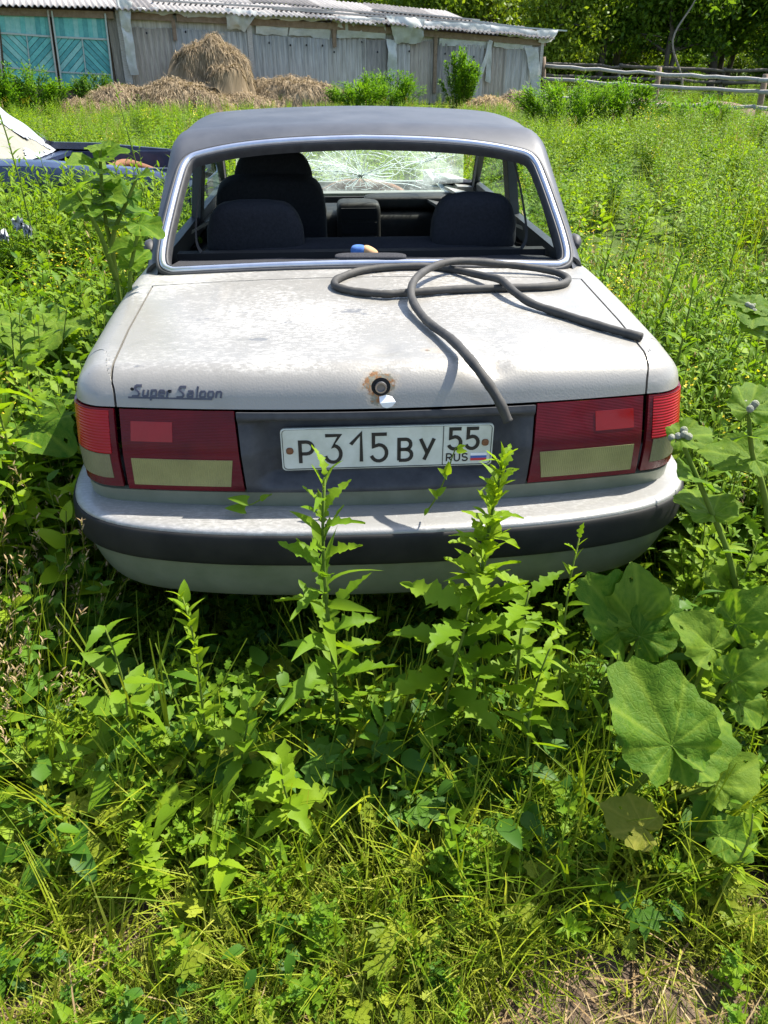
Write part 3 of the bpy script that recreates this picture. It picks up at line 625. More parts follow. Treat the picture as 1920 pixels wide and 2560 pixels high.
# thin rim line
mb = MB(); q = [(PX0 + (x - wv / 2) * .984 + wv / 2, PZ0 + (z - hv / 2) * .94 + hv / 2) for x, z in oc]; strokes(mb, [q + [q[0]]], 0, 0, 1, 1, .0012, yf, .0006); mb.build('plate_border', 'plate_black', plate)
mb = MB()
for i, mt in enumerate((2, 1, 0)): box(mb, (PX0 + .4865, yf - .0006, PZ0 + .0165 + i * .0068), (.040, .0012, .0068), mat=mt)
mb.build('flag', ['flag_white', 'flag_blue', 'flag_red'], plate)
for bx, bz in ((.0205, .053), (.501, .062)):
    mb = MB(); squad(mb, (PX0 + bx, yf - .001, PZ0 + bz), (.018, .008, .018), .8, 10, 16); mb.build('plate_bolt', 'rust', plate)
# ---------------- interior
def rect(u0, u1, v0, v1, y):
    a, b = Cy(u0, v1, y), Cy(u1, v0, y); return (a.x + b.x) / 2, b.x - a.x, (a.z + b.z) / 2, b.z - a.z
mb = MB(); V = np.zeros((10, 16, 3)); V[..., 0] = lin(-.69, .69, 16); V[..., 1] = lin(.955, 1.40, 10)[:, None]; V[..., 2] = lin(.952, .895, 10)[:, None] + .004 * np.sin(V[..., 0] * 14) * np.sin(V[..., 1] * 20)
mb.add(V.reshape(-1, 3), gridfaces(10, 16)); mb.build('parcel_shelf', 'carpet', CAR)
rs = MB(); squad(rs, (0, 1.47, .70), (1.34, .16, .50), .35, R=Matrix.Rotation(.2, 4, 'X')); squad(rs, (0, 1.75, .47), (1.34, .55, .18), .35); rs = rs.build('rear_seat', 'seat_fabric', CAR)
def headrest(cx, w, cz, h, y, dep=.13, parent=None):
    mb = MB(); n = 20; zz = lin(-1, 1, n)[:, None]; b = lin(-PI, PI, 33)[:-1][None]; p = lambda w_, e: np.sign(w_) * np.abs(w_) ** e
    wz = np.interp(zz, [-1, -.6, .1, .55, .85, 1], [.95, 1, .97, .87, .76, .62]); dz = np.sqrt(np.maximum(1 - np.abs(zz) ** 5, 0)) * .9 + .1
    X = wz * dz ** .35 * p(np.cos(b), .35) * w / 2; Yv = dz * p(np.sin(b), .5) * dep / 2; Zz = zz * h / 2 * np.ones_like(b)
    V = np.stack([X + cx, Yv + y, Zz + cz], -1); f = gridfaces(n, 32, True); f += [tuple(range(32))[::-1], tuple(range((n - 1) * 32, n * 32))]
    mb.add(V.reshape(-1, 3), f)
    for k in (-.25, .25): tube(mb, [(cx + k * w, y, cz - h * .75), (cx + k * w, y, cz)], .007, 6)
    mb.build('headrest', 'seat_fabric', parent)
cx, w, cz, h = rect(524, 758, 497, 650, 1.44); headrest(cx, w, cz, h, 1.44, .13, rs)
cx, w, cz, h = rect(1074, 1296, 478, 635, 1.44); headrest(cx, w, cz, h, 1.44, .13, rs)
fs = seat(CAR, -.40, 2.42, w=.54); cx, w, cz, h = rect(590, 780, 372, 492, 2.22); headrest(cx, w, cz, h, 2.22, .12, fs)
mb = MB(); squad(mb, (.40, 2.5, .46), (.5, .5, .17), .4); mb.build('seat_cushion', 'seat_fabric', CAR)
db = MB(); squad(db, (0, 3.05, .67), (1.36, .42, .30), .3); squad(db, (-.38, 2.98, .78), (.48, .34, .16), .4)
db = db.build('dashboard', 'dash_vinyl', CAR)
cx, w, cz, h = rect(845, 952, 505, 640, 2.78); mb = MB(); squad(mb, (cx, 2.86, cz), (w, .2, h), .25); co = mb.build('console', 'dash_vinyl', db)
mb = MB()
for i in range(3): box(mb, (cx, 2.757, cz + h * (.30 - .26 * i)), (w * .80, .012, h * .21))
mb.build('console_panel', 'dark_gap', co)
cx, w, cz, h = rect(955, 1090, 490, 535, 2.95); mb = MB(); squad(mb, (.36, 2.98, cz + .02), (.58, .2, .07), .4); squad(mb, (.36, 2.92, cz - .09), (.58, .1, .06), .3); mb.build('glovebox_shelf', 'dash_vinyl', db)
sw = MB(); a_ = lin(0, 2 * PI, 33)[:-1]; sc_ = np.array([-.40, 2.72, .84]); Rm = Matrix.Rotation(-1.1, 4, 'X')
tube(sw, [tuple(np.array(Rm @ Vector((.19 * math.cos(q), .19 * math.sin(q), 0))) + sc_) for q in a_], .014, 8, closed=True); squad(sw, sc_, (.12, .05, .12), .6, 10, 14)
for q in (0, PI): tube(sw, [tuple(sc_), tuple(np.array(Rm @ Vector((.19 * math.cos(q), .19 * math.sin(q), 0))) + sc_)], .014, 6)
sw.build('steering_wheel', 'interior_black', CAR)
for s in (-1, 1):
    mb = MB(); P_ = catmull([(s * .58, 1.46, 1.24), (s * .615, 1.40, 1.1), (s * .625, 1.32, .97), (s * .60, 1.36, .90)], 5); V = np.concatenate([P_ + [0, -.022, 0], P_ + [0, .022, 0]]); k = len(P_)
    mb.add(V, [(i, i + 1, k + i + 1, k + i) for i in range(k - 1)]); mb.build('seat_belt', 'belt_grey', CAR)
    mb = MB(); O = np.zeros((6, 6, 3)); O[..., 0] = .2; O[..., 2] = lin(.90, 1.24, 6)[None]; O[..., 1] = .92 + (O[..., 2] - .962) * 1.403 + lin(.09, .27, 6)[:, None]
    D = np.zeros_like(O); D[..., 0] = 1; Pq = project(F2, O, D) - [.05, 0, 0]; Pq *= [s, 1, 1]; mb.add(Pq.reshape(-1, 3), gridfaces(6, 6)); mb.build('pillar_lining', 'interior_black', CAR)
# windscreen with cracks
def wpt(x, s):                                                    # s from base up
    x = np.asarray(x, float); s = np.asarray(s, float); y = 3.315 - .80 * s - .03 * (x / .65) ** 2; return np.stack([x, y - .04 * (x / .65) ** 2,   .868 + .65 * s + 0 * x], -1)
def wscreen(root, mat, n=13, m=25, lo=0., x0=-.68, x1=.68):
    s = lin(lo, .665, n)[:, None]; q = lin(0, 1, m)[None]; xa = x0 + .09 * s / .66; xb = x1 - .09 * s / .66; mb = MB(); P = wpt(xa + (xb - xa) * q, s + 0 * q); mb.add(P.reshape(-1, 3), gridfaces(n, m)); return mb.build('windscreen', mat, root)
ws = wscreen(CAR, 'crazed_glass')
mb = MB(); R1 = random.Random(5)
tgt = Cy(905, 452, 3.0); cxs, css = tgt.x, .16
for cxs, css, nr in ((cxs, .15, 46), (cxs - .33, .3, 14), (cxs + .42, .32, 16)):
    for i in range(nr):
        a_ = R1.uniform(0, 2 * PI); r_ = 0; x_, s_ = cxs, css; pl = []
        L = R1.uniform(.15, .75) if nr > 20 else R1.uniform(.08, .3)
        while r_ < L:
            if abs(x_) < .58 and .01 < s_ < .65: pl.append(wpt(x_, s_) - [0, .003, 0])
            else: break
            st = R1.uniform(.03, .07); a_ += R1.gauss(0, .22); x_ += st * math.cos(a_); s_ += st * math.sin(a_) * .9; r_ += st
        if len(pl) > 2: tube(mb, pl, R1.uniform(.0010, .0030), 3, cap=False)
    for rr_ in np.arange(.05, .5 if nr > 20 else .2, .035):
        for k in range(4):
            a0 = R1.uniform(0, 2 * PI); ar = [(cxs + (rr_ + R1.gauss(0, .006)) * math.cos(q), css + (rr_ + R1.gauss(0, .006)) * .9 * math.sin(q)) for q in lin(a0, a0 + R1.uniform(.4, 1.1), 7)]
            ar = [wpt(x, s) - [0, .003, 0] for x, s in ar if abs(x) < .58 and .01 < s < .65]
            if len(ar) > 2: tube(mb, ar, R1.uniform(.0008, .0021), 3, cap=False)
mb.build('crack', 'crack_white', ws)

# ================================================================== things lying on / in the car
def deckz(x, y): return float(_DK(y) - .018 * (x / .7) ** 2)
raw = [(1604, 843, 0), (1508, 817, 0), (1406, 785, 0), (1330, 759, .004), (1285, 729, .016), (1254, 701, .024), (1214, 691, .012), (1128, 673, .0), (1067, 666, .0), (976, 668, 0), (900, 677, 0), (850, 694, 0), (836, 706, 0), (845, 718, 0), (893, 729, 0), (960, 735, 0), (1001, 733, 0), (1060, 729, 0), (1128, 724, 0), (1254, 720, 0), (1356, 717, 0), (1406, 710, 0), (1419, 696, 0), (1381, 678, .004), (1305, 666, .01), (1229, 658, .018), (1153, 653, .024), (1103, 659, .030), (1057, 681, .032), (1031, 711, .030), (1032, 752, .012), (1067, 802, .004), (1128, 848, .010)]
hp = []
for u_, v_, h_ in raw:
    z_ = .95
    for _ in range(4): q = Cz(u_, v_, z_); z_ = deckz(q.x, q.y) + .0118 + h_
    hp.append(Cz(u_, v_, z_))
for u_, v_, y_ in ((1173, 896, -.005), (1214, 949, -.068), (1249, 1005, -.098), (1270, 1053, -.108)): hp.append(Cy(u_, v_, y_))
HP = catmull([tuple(CMAT @ q) for q in hp], 7); mb = MB(); rr = .0116 + .0006 * np.sin(np.arange(len(HP)) * .9) + .0004 * np.sin(np.arange(len(HP)) * 2.7)
tube(mb, HP, rr, 12)
for e_, d_ in ((0, 1), (-1, -2)):
    dd = HP[e_] - HP[d_]; dd = dd / np.linalg.norm(dd); tube(mb, [HP[e_] + dd * .0006, HP[e_] + dd * .0012], .0080, 12, 1)
tag(mb.build('rubber_hose', ['hose_rubber', 'dark_gap']), 'coiled black rubber hose lying on the trunk lid with one end hanging', 'hose')
# rag on the parcel shelf and foam pad on the window sill
simple('cloth_blue', (.03, .09, .28), (.05, .14, .36), 40, .9); simple('cloth_tan', (.42, .25, .12), (.30, .17, .08), 40, .9)
q = CMAT @ Cy(905, 628, 1.02); r = thing('bundled_rag', 'small blue and tan rag bundle on the rear parcel shelf', 'rag', (q.x, q.y, q.z - .02))
mb = MB(); squad(mb, (-.012, 0, .020), (.055, .05, .042), .7, 12, 18); mb.build('blue_cloth', 'cloth_blue', r)
mb = MB(); squad(mb, (.028, .0, .016), (.062, .055, .036), .8, 12, 18, R=Matrix.Rotation(.5, 4, 'Y')); mb.build('tan_cloth', 'cloth_tan', r)
q0 = CMAT @ Cy(836, 645, .955); q1 = CMAT @ Cy(1016, 642, .955); mb = MB(); squad(mb, ((q0 + q1) / 2) + Vector((0, .01, .0)), ((q1 - q0).length, .07, .018), .5)
tag(mb.build('foam_pad', 'carpet'), 'flat dark foam pad resting on the sill of the missing rear window', 'pad')

# ================================================================== the blue wreck on the left
CAR2 = thing('blue_car', 'dark blue wrecked car without hood, white film peeling off its windscreen', 'car', (-6.0, 6.35, .04), -PI / 2 + .05)
lid2 = build_car(CAR2, False, 'blue_paint', 'blue_paint', 'roof_paint'); build_tail(CAR2, lid2, 'blue_paint', 'blue_paint', False)
simple('foil_white', (.36, .375, .39), (.22, .23, .245), 9, .35, bmp=.4, dist=.01); simple('beige_sheet', (.20, .19, .14), (.13, .125, .09), 8, .6)
ws2 = wscreen(CAR2, 'beige_sheet', lo=.0, x0=-.70, x1=.70)
mb = MB(); n, m_ = 36, 60; s = lin(-.02, .70, n)[:, None]; q = lin(-.71, .73, m_)[None]; P = wpt(q * (1 - .13 * s / .66), s + 0 * q)
jag = np.array([[mnoise.noise(Vector((float(x) * 6, float(y) * 6, 3.1))) for x in q[0]] for y in s[:, 0]])
P = P + np.array([0, .6, .8]) * (.012 + .018 * jag)[..., None]
cut = [(i * m_ + j, i * m_ + j + 1, (i + 1) * m_ + j + 1, (i + 1) * m_ + j) for i in range(n - 1) for j in range(m_ - 1) if not (q[0, j] > -.42 + .9 * s[i, 0] + .22 * jag[i, j] and s[i, 0] < .42 + .12 * jag[i, j] and s[i, 0] > .02 + .1 * jag[i, j])]
mb.add(P.reshape(-1, 3), cut); mb.build('peeling_film', 'foil_white', ws2)
# ================================================================== leaf materials and leaf shapes
def leafmat(name, c1, c2, trans=.38, rough=.45, spec=.35, tr=None, crinkle=0.):
    m, t, out = nodes_mat(name); p = t.nodes.new('ShaderNodeBsdfPrincipled'); oi = t.nodes.new('ShaderNodeObjectInfo'); at = t.nodes.new('ShaderNodeAttribute'); at.attribute_name = 'tint'
    geo = t.nodes.new('ShaderNodeNewGeometry'); n = noise(t, 3, 2, .5, geo.outputs['Position'])
    f = math_(t, 'ADD', math_(t, 'MULTIPLY', oi.outputs['Random'], .45), math_(t, 'ADD', math_(t, 'MULTIPLY', math_(t, 'SUBTRACT', at.outputs['Fac'], .5), 1.1), math_(t, 'MULTIPLY', n, .5)), True)
    col = ramp(t, f, [(0, c1), (1, c2)])
    t.links.new(col, p.inputs['Base Color']); p.inputs['Roughness'].default_value = rough; p.inputs['Specular IOR Level'].default_value = spec
    if crinkle:
        oc_ = t.nodes.new('ShaderNodeTexCoord').outputs['Object']; vo = t.nodes.new('ShaderNodeTexVoronoi'); vo.feature = 'DISTANCE_TO_EDGE'; vo.inputs['Scale'].default_value = 13; t.links.new(oc_, vo.inputs['Vector'])
        hh = math_(t, 'ADD', math_(t, 'MINIMUM', vo.outputs[0], .12), math_(t, 'MULTIPLY', noise(t, 30, 3, .6, oc_), .25)); t.links.new(bump(t, hh, crinkle, .12), p.inputs['Normal'])
        vein = ramp(t, vo.outputs[0], [(.0, (1, 1, 1)), (.035, (0, 0, 0))]); col = mixc(t, math_(t, 'MULTIPLY', vein, .35), col, (.15, .22, .03)); blot = ramp(t, noise(t, 5, 5, .7, oc_), [(.62, (0, 0, 0)), (.72, (1, 1, 1))]); col = mixc(t, math_(t, 'MULTIPLY', blot, .35), col, (.17, .20, .02)); t.links.new(col, p.inputs['Base Color'])
    tl = t.nodes.new('ShaderNodeBsdfTranslucent'); tc_ = mixc(t, 1.0, col, tr or (1.5, 1.45, .7), 'MULTIPLY'); t.links.new(tc_, tl.inputs[0])
    mx = N(t, 'ShaderNodeMixShader', i_0=trans); t.links.new(p.outputs[0], mx.inputs[1]); t.links.new(tl.outputs[0], mx.inputs[2]); t.links.new(mx.outputs[0], out.inputs[0]); return m
leafmat('leaf_field', (.062, .148, .006), (.19, .285, .012), .42, .55, .16); leafmat('leaf_deep', (.032, .095, .008), (.09, .18, .012), .38, .5, .2); leafmat('leaf_grass', (.095, .155, .006), (.265, .31, .018), .40, .55, .16)
leafmat('leaf_burdock', (.028, .105, .004), (.17, .255, .022), .50, .6, .15, crinkle=.22); leafmat('leaf_tree', (.045, .10, .008), (.145, .23, .016), .48, .5, .2); leafmat('leaf_tree_light', (.07, .13, .008), (.17, .23, .016), .42, .5, .2)
leafmat('leaf_bush', (.05, .14, .007), (.14, .26, .012), .42, .5, .18); leafmat('leaf_yellow', (.12, .14, .010), (.22, .21, .03), .45, .6, .15, crinkle=.25); leafmat('leaf_lime', (.10, .20, .006), (.23, .32, .012), .45, .55, .16)
leafmat('stem_green', (.07, .13, .015), (.15, .19, .03), .15, .7, .1); leafmat('flower_yellow', (.55, .42, .01), (.7, .55, .02), .3); leafmat('dry_straw', (.22, .15, .07), (.42, .32, .18), .15, .8, .1); leafmat('dead_stem', (.10, .065, .035), (.26, .17, .09), .0, .8, .1)
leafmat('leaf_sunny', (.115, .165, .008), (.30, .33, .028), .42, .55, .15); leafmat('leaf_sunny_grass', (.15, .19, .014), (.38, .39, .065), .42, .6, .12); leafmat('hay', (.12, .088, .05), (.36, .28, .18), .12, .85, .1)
def width_fn(kind, t):
    if kind == 'lance': return np.sin(PI * np.clip(t, 0, 1) ** .75) ** .85
    if kind == 'blade': return np.clip(1 - t ** 1.8, 0, 1) * (.55 + .45 * np.minimum(t * 6, 1))
    if kind == 'oval': return np.sin(PI * np.clip(t, 0, 1) ** .62) ** .7
    if kind == 'heart': return np.where(t < .02, .25, np.sin(PI * np.clip(t * .96 + .04, 0, 1) ** .50) ** .72)
    if kind == 'arrow': return np.where(t < .1, .8, np.clip(1 - t, 0, 1) ** .75)
    return np.sin(PI * t)
def leaf(kind='lance', L=1., W=.25, n=8, fold=.25, droop=.25, tooth=0, lobes=0, wave=0., cols=1, seed=0, twist=0., side=0.):
    """leaf along +Y from the origin, facing +Z; returns verts, faces"""
    r = np.random.default_rng(seed); t = lin(0, 1, n + 1); w = width_fn(kind, t) * W / 2; w[-1] *= .02 if kind != 'oval' else .2
    if tooth: w = w * (1 - tooth * (np.arange(n + 1) % 2))
    if lobes: w = w * (.30 + .70 * np.abs(np.sin(PI * (t * lobes + .15))) ** .8)
    w = np.maximum(w, .003 * L); V = []; ks = np.array([-1., 1.]) if cols == .5 else np.arange(-cols, cols + 1) / cols
    for i, ti in enumerate(t):
        for k in ks:
            fw = (.06 * L * abs(k) if lobes else 0) + (-.10 * L * abs(k) ** 2 if kind in ('heart', 'arrow') and ti < .12 else 0)
            z = fold * abs(k) * w[i] - droop * L * ti ** 2 + (wave * L * math.sin(9 * ti + 3 * k + seed) * abs(k) ** 1.5 + wave * .5 * L * r.normal() * abs(k) if wave else 0)
            ww = k * w[i]; ca, sa = math.cos(twist * ti), math.sin(twist * ti); xx_ = ww * ca + side * L * ti ** 2; z += ww * sa
            V.append((xx_, ti * L * (1 - .18 * droop * ti) + fw, z))
    m = len(ks); f = gridfaces(n + 1, m); return np.array(V), [q[::-1] for q in f]
def palmate(L=.06, parts=5, seed=0):
    r = np.random.default_rng(seed); V = []; F = []
    for i in range(parts):
        a = (i - (parts - 1) / 2) * 2.3 / parts * 1.35; v, f = leaf('oval', L * (1 - .13 * abs(i - (parts - 1) / 2)), L * .48, 6, .2, .15, tooth=.38)
        c, s = math.cos(a), math.sin(a); v = v @ np.array([[c, s, 0], [-s, c, 0], [0, 0, 1]]); F += [tuple(x + len(V) for x in q) for q in f]; V += v.tolist()
    return np.array(V), F
def orient(P, az, el, roll=0., s=1.):
    """leaf pose: azimuth az, rising by el, rolled"""
    R = Euler((0, 0, az)).to_matrix() @ Euler((el, 0, 0)).to_matrix() @ Euler((0, roll, 0)).to_matrix()
    return np.array(R) * s, np.array(P)
def addleaf(mb, lf, P, az, el, roll=0., s=1., mat=0, tint=.5):
    R, T = orient(P, az, el, roll, s); mb.add(lf[0] @ R.T + T, lf[1], mat, True, tint)
def look(P, Tt, up=(0, 0, 1), s=None):
    """matrix: +Y towards Tt, +Z near up"""
    P, Tt, up = Vector(P), Vector(Tt), Vector(up); y = (Tt - P); l = y.length; y.normalize(); x = y.cross(up); x.normalize(); z = x.cross(y); s = l if s is None else s
    M = Matrix((x, y, z)).transposed().to_4x4(); M = M @ Matrix.Scale(s, 4); M.translation = P; return M

# ================================================================== shed with gate
simple('asbestos', (.23, .21, .165), (.48, .45, .38), 4, .9, bmp=.3, stretch=(6, 6, .4)); simple('asbestos_dark', (.14, .125, .10), (.33, .30, .25), 5, .9, bmp=.3, stretch=(6, 6, .5))
simple('asbestos_blue', (.20, .19, .155), (.44, .42, .365), 4, .9, bmp=.3, stretch=(6, 6, .4)); simple('asbestos_brown', (.22, .18, .13), (.44, .38, .29), 5, .9, bmp=.3, stretch=(6, 6, .5))
simple('roof_slate', (.19, .175, .165), (.34, .32, .30), 7, .9, bmp=.3, stretch=(1, 3, 1)); simple('roof_slate_dark', (.08, .075, .075), (.18, .165, .155), 7, .9, bmp=.3)
simple('teal_wood', (.08, .31, .29), (.15, .42, .39), 9, .8, bmp=.3, stretch=(1, 1, 1)); simple('teal_wood_worn', (.14, .36, .33), (.26, .46, .42), 9, .85, bmp=.3); simple('teal_wood_dark', (.05, .22, .22), (.10, .33, .32), 9, .8, bmp=.3)
simple('grey_wood', (.25, .23, .20), (.42, .40, .36), 12, .9, bmp=.4, stretch=(1, 1, 8)); simple('brown_wood', (.13, .085, .05), (.22, .16, .11), 12, .9, bmp=.4); simple('pale_batten', (.36, .38, .34), (.28, .33, .31), 14, .85)
m, t, out = nodes_mat('plastic_film'); p = N(t, 'ShaderNodeBsdfPrincipled', i_0=(.44, .46, .44, 1)); p.inputs['Roughness'].default_value = .4; tc = t.nodes.new('ShaderNodeTexCoord').outputs['Object']
t.links.new(ramp(t, noise(t, 3, 5, .7, tc), [(.35, (.38, .39, .35)), (.65, (.60, .61, .58))]), p.inputs['Base Color']); tl = N(t, 'ShaderNodeBsdfTranslucent', i_0=(.5, .5, .48, 1)); mx = N(t, 'ShaderNodeMixShader', i_0=.3)
t.links.new(p.outputs[0], mx.inputs[1]); t.links.new(tl.outputs[0], mx.inputs[2]); t.links.new(mx.outputs[0], out.inputs[0])
SA = Vector((-10., 23., 0)); SB = Vector((5.1, 29., 0)); SANG = math.atan2(SB.y - SA.y, SB.x - SA.x); SM = Matrix.Translation(SA) @ Matrix.Rotation(SANG, 4, 'Z'); SI = SM.inverted()
def wall(u, v, y=0.):
    c = SI @ Vector((0, 0, CAM_H)); r = SI.to_3x3() @ ray(u, v); q = c + r * ((y - c.y) / r.y); return q.x, q.z
def sground(s, y=0.): w = SM @ Vector((s, y, 0)); return gz(w.x, w.y)
shed = thing('shed', 'long grey shed patched with corrugated sheets and plastic film behind the hay', 'shed', SA, SANG)
def spart(mb, name, mats, parent=shed): return mb.build(name, mats, parent)
SL = wall(1352, 200)[0]; S0 = -6.
S_G = wall(292, 100)[0]                                              # right edge of the gate bay
def eave(s): return float(np.interp(s, [S0, wall(0, 18)[0], wall(290, 26)[0], wall(760, 48)[0], wall(1350, 98)[0], 20], [wall(0, 18)[1] + .1, wall(0, 18)[1], wall(290, 26)[1], wall(760, 48)[1], wall(1350, 98)[1], wall(1350, 98)[1]]))
# core: dark inside walls
mb = MB(); ss = lin(S0, SL - .05, 20)
V = []
for yy in (.10, 3.4):
    for s in ss: V += [(s, yy, sground(s, yy) - .3), (s, yy, eave(s) - .05 + (.45 if yy > 1 else 0))]
k = len(ss); f = [(2 * i, 2 * i + 2, 2 * i + 3, 2 * i + 1) for i in range(k - 1)] + [(2 * k + 2 * i, 2 * k + 2 * i + 1, 2 * k + 2 * i + 3, 2 * k + 2 * i + 2) for i in range(k - 1)] + [(2 * k - 2, 4 * k - 2, 4 * k - 1, 2 * k - 1), (0, 1, 2 * k + 1, 2 * k)]
mb.add(V, f, 0, False); spart(mb, 'inner_wall', 'brown_wood')
def corr(mb, s0, s1, zb0, zb1, zt0, zt1, y=0., waves=7, amp=.022, mat=0, rag=0., seed=0):
    r = np.random.default_rng(seed); n = waves * 4; q = lin(0, 1, n + 1); s = s0 + (s1 - s0) * q; yy = y + amp * np.sin(q * waves * 2 * PI); zt = zt0 + (zt1 - zt0) * q + rag * r.normal(size=n + 1).cumsum() * .2
    zb = zb0 + (zb1 - zb0) * q; V = np.concatenate([np.stack([s, yy, zb], 1), np.stack([s, yy, zt], 1), np.stack([s, yy + .012, zt], 1)]); k = n + 1
    mb.add(V, [(i, i + 1, k + i + 1, k + i) for i in range(n)] + [(k + i, k + i + 1, 2 * k + i + 1, 2 * k + i) for i in range(n)], mat, True)
us_ = [318, 430, 532, 612, 632, 722, 814, 912, 975, 1020, 1080, 1140, 1205, 1265, 1308, 1352]; vt = [70, 71, 82, 82, 88, 93, 97, 99, 102, 104, 106, 112, 118, 124, 120, 118]
wm = ['asbestos_brown', 'asbestos_blue', 'asbestos', 'grey_wood', 'asbestos_blue', 'asbestos_blue', 'asbestos', 'asbestos_dark', 'asbestos', 'asbestos_brown', 'asbestos_dark', 'asbestos', 'asbestos_brown', 'asbestos', 'asbestos']
for i in range(15):
    s0, z0 = wall(us_[i], vt[i]); s1, z1 = wall(us_[i + 1], vt[i + 1]); mb = MB(); w = max(1, round((s1 - s0) / .15)); mt = wm[i]
    corr(mb, s0 - .04, s1 + .04, sground(s0) - .2, sground(s1) - .2, z0, z1 + .03, -.02 - .03 * (i % 3), w, .026 if mt != 'grey_wood' else .004, rag=.03, seed=i); spart(mb, 'wall_sheet', mt)
    # flat upper sheet
    mb = MB(); zt0, zt1 = eave(s0) - .05, eave(s1) - .05; V = [(s0 - .01, .02 + .02 * (i % 2), z0 - .15), (s1 + .01, .02 + .02 * (i % 2), z1 - .15), (s1 + .01, .02, zt1), (s0 - .01, .02, zt0)]
    V += [(x, y + .012, z) for x, y, z in V]; mb.add(V, [(0, 1, 2, 3), (0, 4, 5, 1), (1, 5, 6, 2), (0, 3, 7, 4)], 0, False); spart(mb, 'flat_sheet', ['asbestos', 'asbestos_blue', 'asbestos'][i % 3])
for i in range(6):
    s0 = S0 + i * .95; mb = MB(); corr(mb, s0, s0 + .98, sground(s0) - .2, sground(s0 + .95) - .2, eave(s0) - .08, eave(s0 + .95) - .08, -.02 - .02 * (i % 2), 7, .026, rag=.01, seed=50 + i)
    if s0 + .98 < wall(-8, 100)[0]: spart(mb, 'wall_sheet', wm[i % 3])
for u_, v0, v1, w, mt in ((431, 48, 80, .10, 'brown_wood'), (620, 58, 200, .14, 'grey_wood'), (832, 48, 98, .11, 'brown_wood'), (1087, 80, 215, .11, 'brown_wood'), (296, 25, 190, .2, 'grey_wood'), (1352, 105, 255, .11, 'grey_wood')):
    s, z1 = wall(u_, v0); _, z0 = wall(u_, v1); mb = MB(); box(mb, (s, -.10 if u_ > 1300 else -.085, (z0 - .2 + z1) / 2), (w, .05, z1 - z0 + .2)); spart(mb, 'post', mt)
# nail washers
for u_, v_ in ((365, 83), (462, 80), (670, 107), (723, 113), (763, 113), (803, 114), (832, 130), (901, 105), (940, 130), (1019, 128), (1108, 134), (1180, 142)):
    s, z = wall(u_, v_); mb = MB(); squad(mb, (s, -.13, z), (.05, .03, .06), .8, 6, 8); spart(mb, 'nail_washer', 'dark_gap')
# eave boards
for a, b in ((S0, S_G), (S_G + .3, 4.6), (4.7, 9.5), (9.6, SL)):
    mb = MB(); V = []
    for s in (a, b): V += [(s, -.12, eave(s) - .19), (s, -.12, eave(s) - .03), (s, -.06, eave(s) - .19), (s, -.06, eave(s) - .03)]
    mb.add(V, [(0, 4, 5, 1), (0, 2, 6, 4), (1, 5, 7, 3), (2, 3, 7, 6), (0, 1, 3, 2), (4, 6, 7, 5)], 0, False); spart(mb, 'eave_board', 'brown_wood')
# roof sheets, two rows, slightly askew
rr_ = random.Random(3); s = S0
while s < SL - .55:
    w = 1.02
    for row in range(2):
        mb = MB(); jz = rr_.uniform(-.02, .03); ja = rr_.uniform(-.04, .04); n = 28; q = lin(-.06, w, n + 1); prof = .03 * np.sin(q / .147 * 2 * PI); V = []
        y0, y1 = (-.42 + rr_.uniform(-.06, .04), 1.55) if row == 0 else (1.40, 3.3)
        lift = .0 if s < SL - 2.2 else -.10 * row
        for y_ in (y0, (y0 + y1) / 2, y1): V += [(s + x, y_ + ja * x, eave(s + x) + .03 + (y_ + .4) * (.19 + lift) + jz + z + .04 * row) for x, z in zip(q, prof)]
        V += [(x, y, z - .02) for x, y, z in V[:n + 1]]; k = n + 1
        f = gridfaces(3, k) + [(3 * k + i, i, i + 1, 3 * k + i + 1)[::-1] for i in range(n)]; mb.add(V, f, 0, True)
        spart(mb, 'roof_sheet', rr_.choice(['roof_slate', 'roof_slate', 'roof_slate_dark']) if s > S_G else 'roof_slate')
    s += w
for sa, sb, ya, yb, mt in ((4.2, 9.4, .6, .5, 'grey_wood'), (7.5, 12.2, .2, .35, 'grey_wood'), (9.5, 15.4, .9, .6, 'grey_wood'), (12.5, SL + .9, .35, .2, 'pale_batten'), (11., 14.6, 1.6, 1.3, 'grey_wood'), (14.3, 15.9, 1.2, .5, 'pale_batten')):
    za = eave(sa) + .11 + (ya + .4) * .19; zb = eave(min(sb, SL)) + .13 + (yb + .4) * .19; mb = MB(); d = Vector((sb - sa, yb - ya, zb - za)); R = d.to_track_quat('X', 'Z').to_matrix().to_4x4(); box(mb, ((sa + sb) / 2, (ya + yb) / 2, (za + zb) / 2), (d.length, .16, .04), R); spart(mb, 'roof_plank', mt)
# plastic film drapes: corner pixels (u0,v0)-(u1,v1), bulging
def film(quad, bulge=.10, n=14, m_=12, seed=0, y=-.16):
    P = [wall(u, v, y) for u, v in quad]; mb = MB(); V = []
    for i in range(n + 1):
        for j in range(m_ + 1):
            a, b = i / n, j / m_; s = (P[0][0] * (1 - b) + P[1][0] * b) * (1 - a) + (P[3][0] * (1 - b) + P[2][0] * b) * a; z = (P[0][1] * (1 - b) + P[1][1] * b) * (1 - a) + (P[3][1] * (1 - b) + P[2][1] * b) * a
            w = mnoise.noise(Vector((s * 3.1 + seed, z * 2.2, seed))); w2 = mnoise.noise(Vector((s * 11, z * 5 + seed, 1.7)))
            V.append((s + .05 * w * a, y - bulge * math.sin(PI * min(1, a * .8 + .2)) * (.6 + .8 * w) - .05 * w2, z + .06 * w * (a > .85) + .03 * w2))
    mb.add(V, gridfaces(n + 1, m_ + 1)); spart(mb, 'plastic_sheet', 'plastic_film')
film([(288, -4), (318, -4), (346, 190), (326, 190)], .10, 20, 6, 1, -.22); film([(292, -4), (330, 4), (322, 84), (306, 78)], .12, 12, 6, 2, -.28)
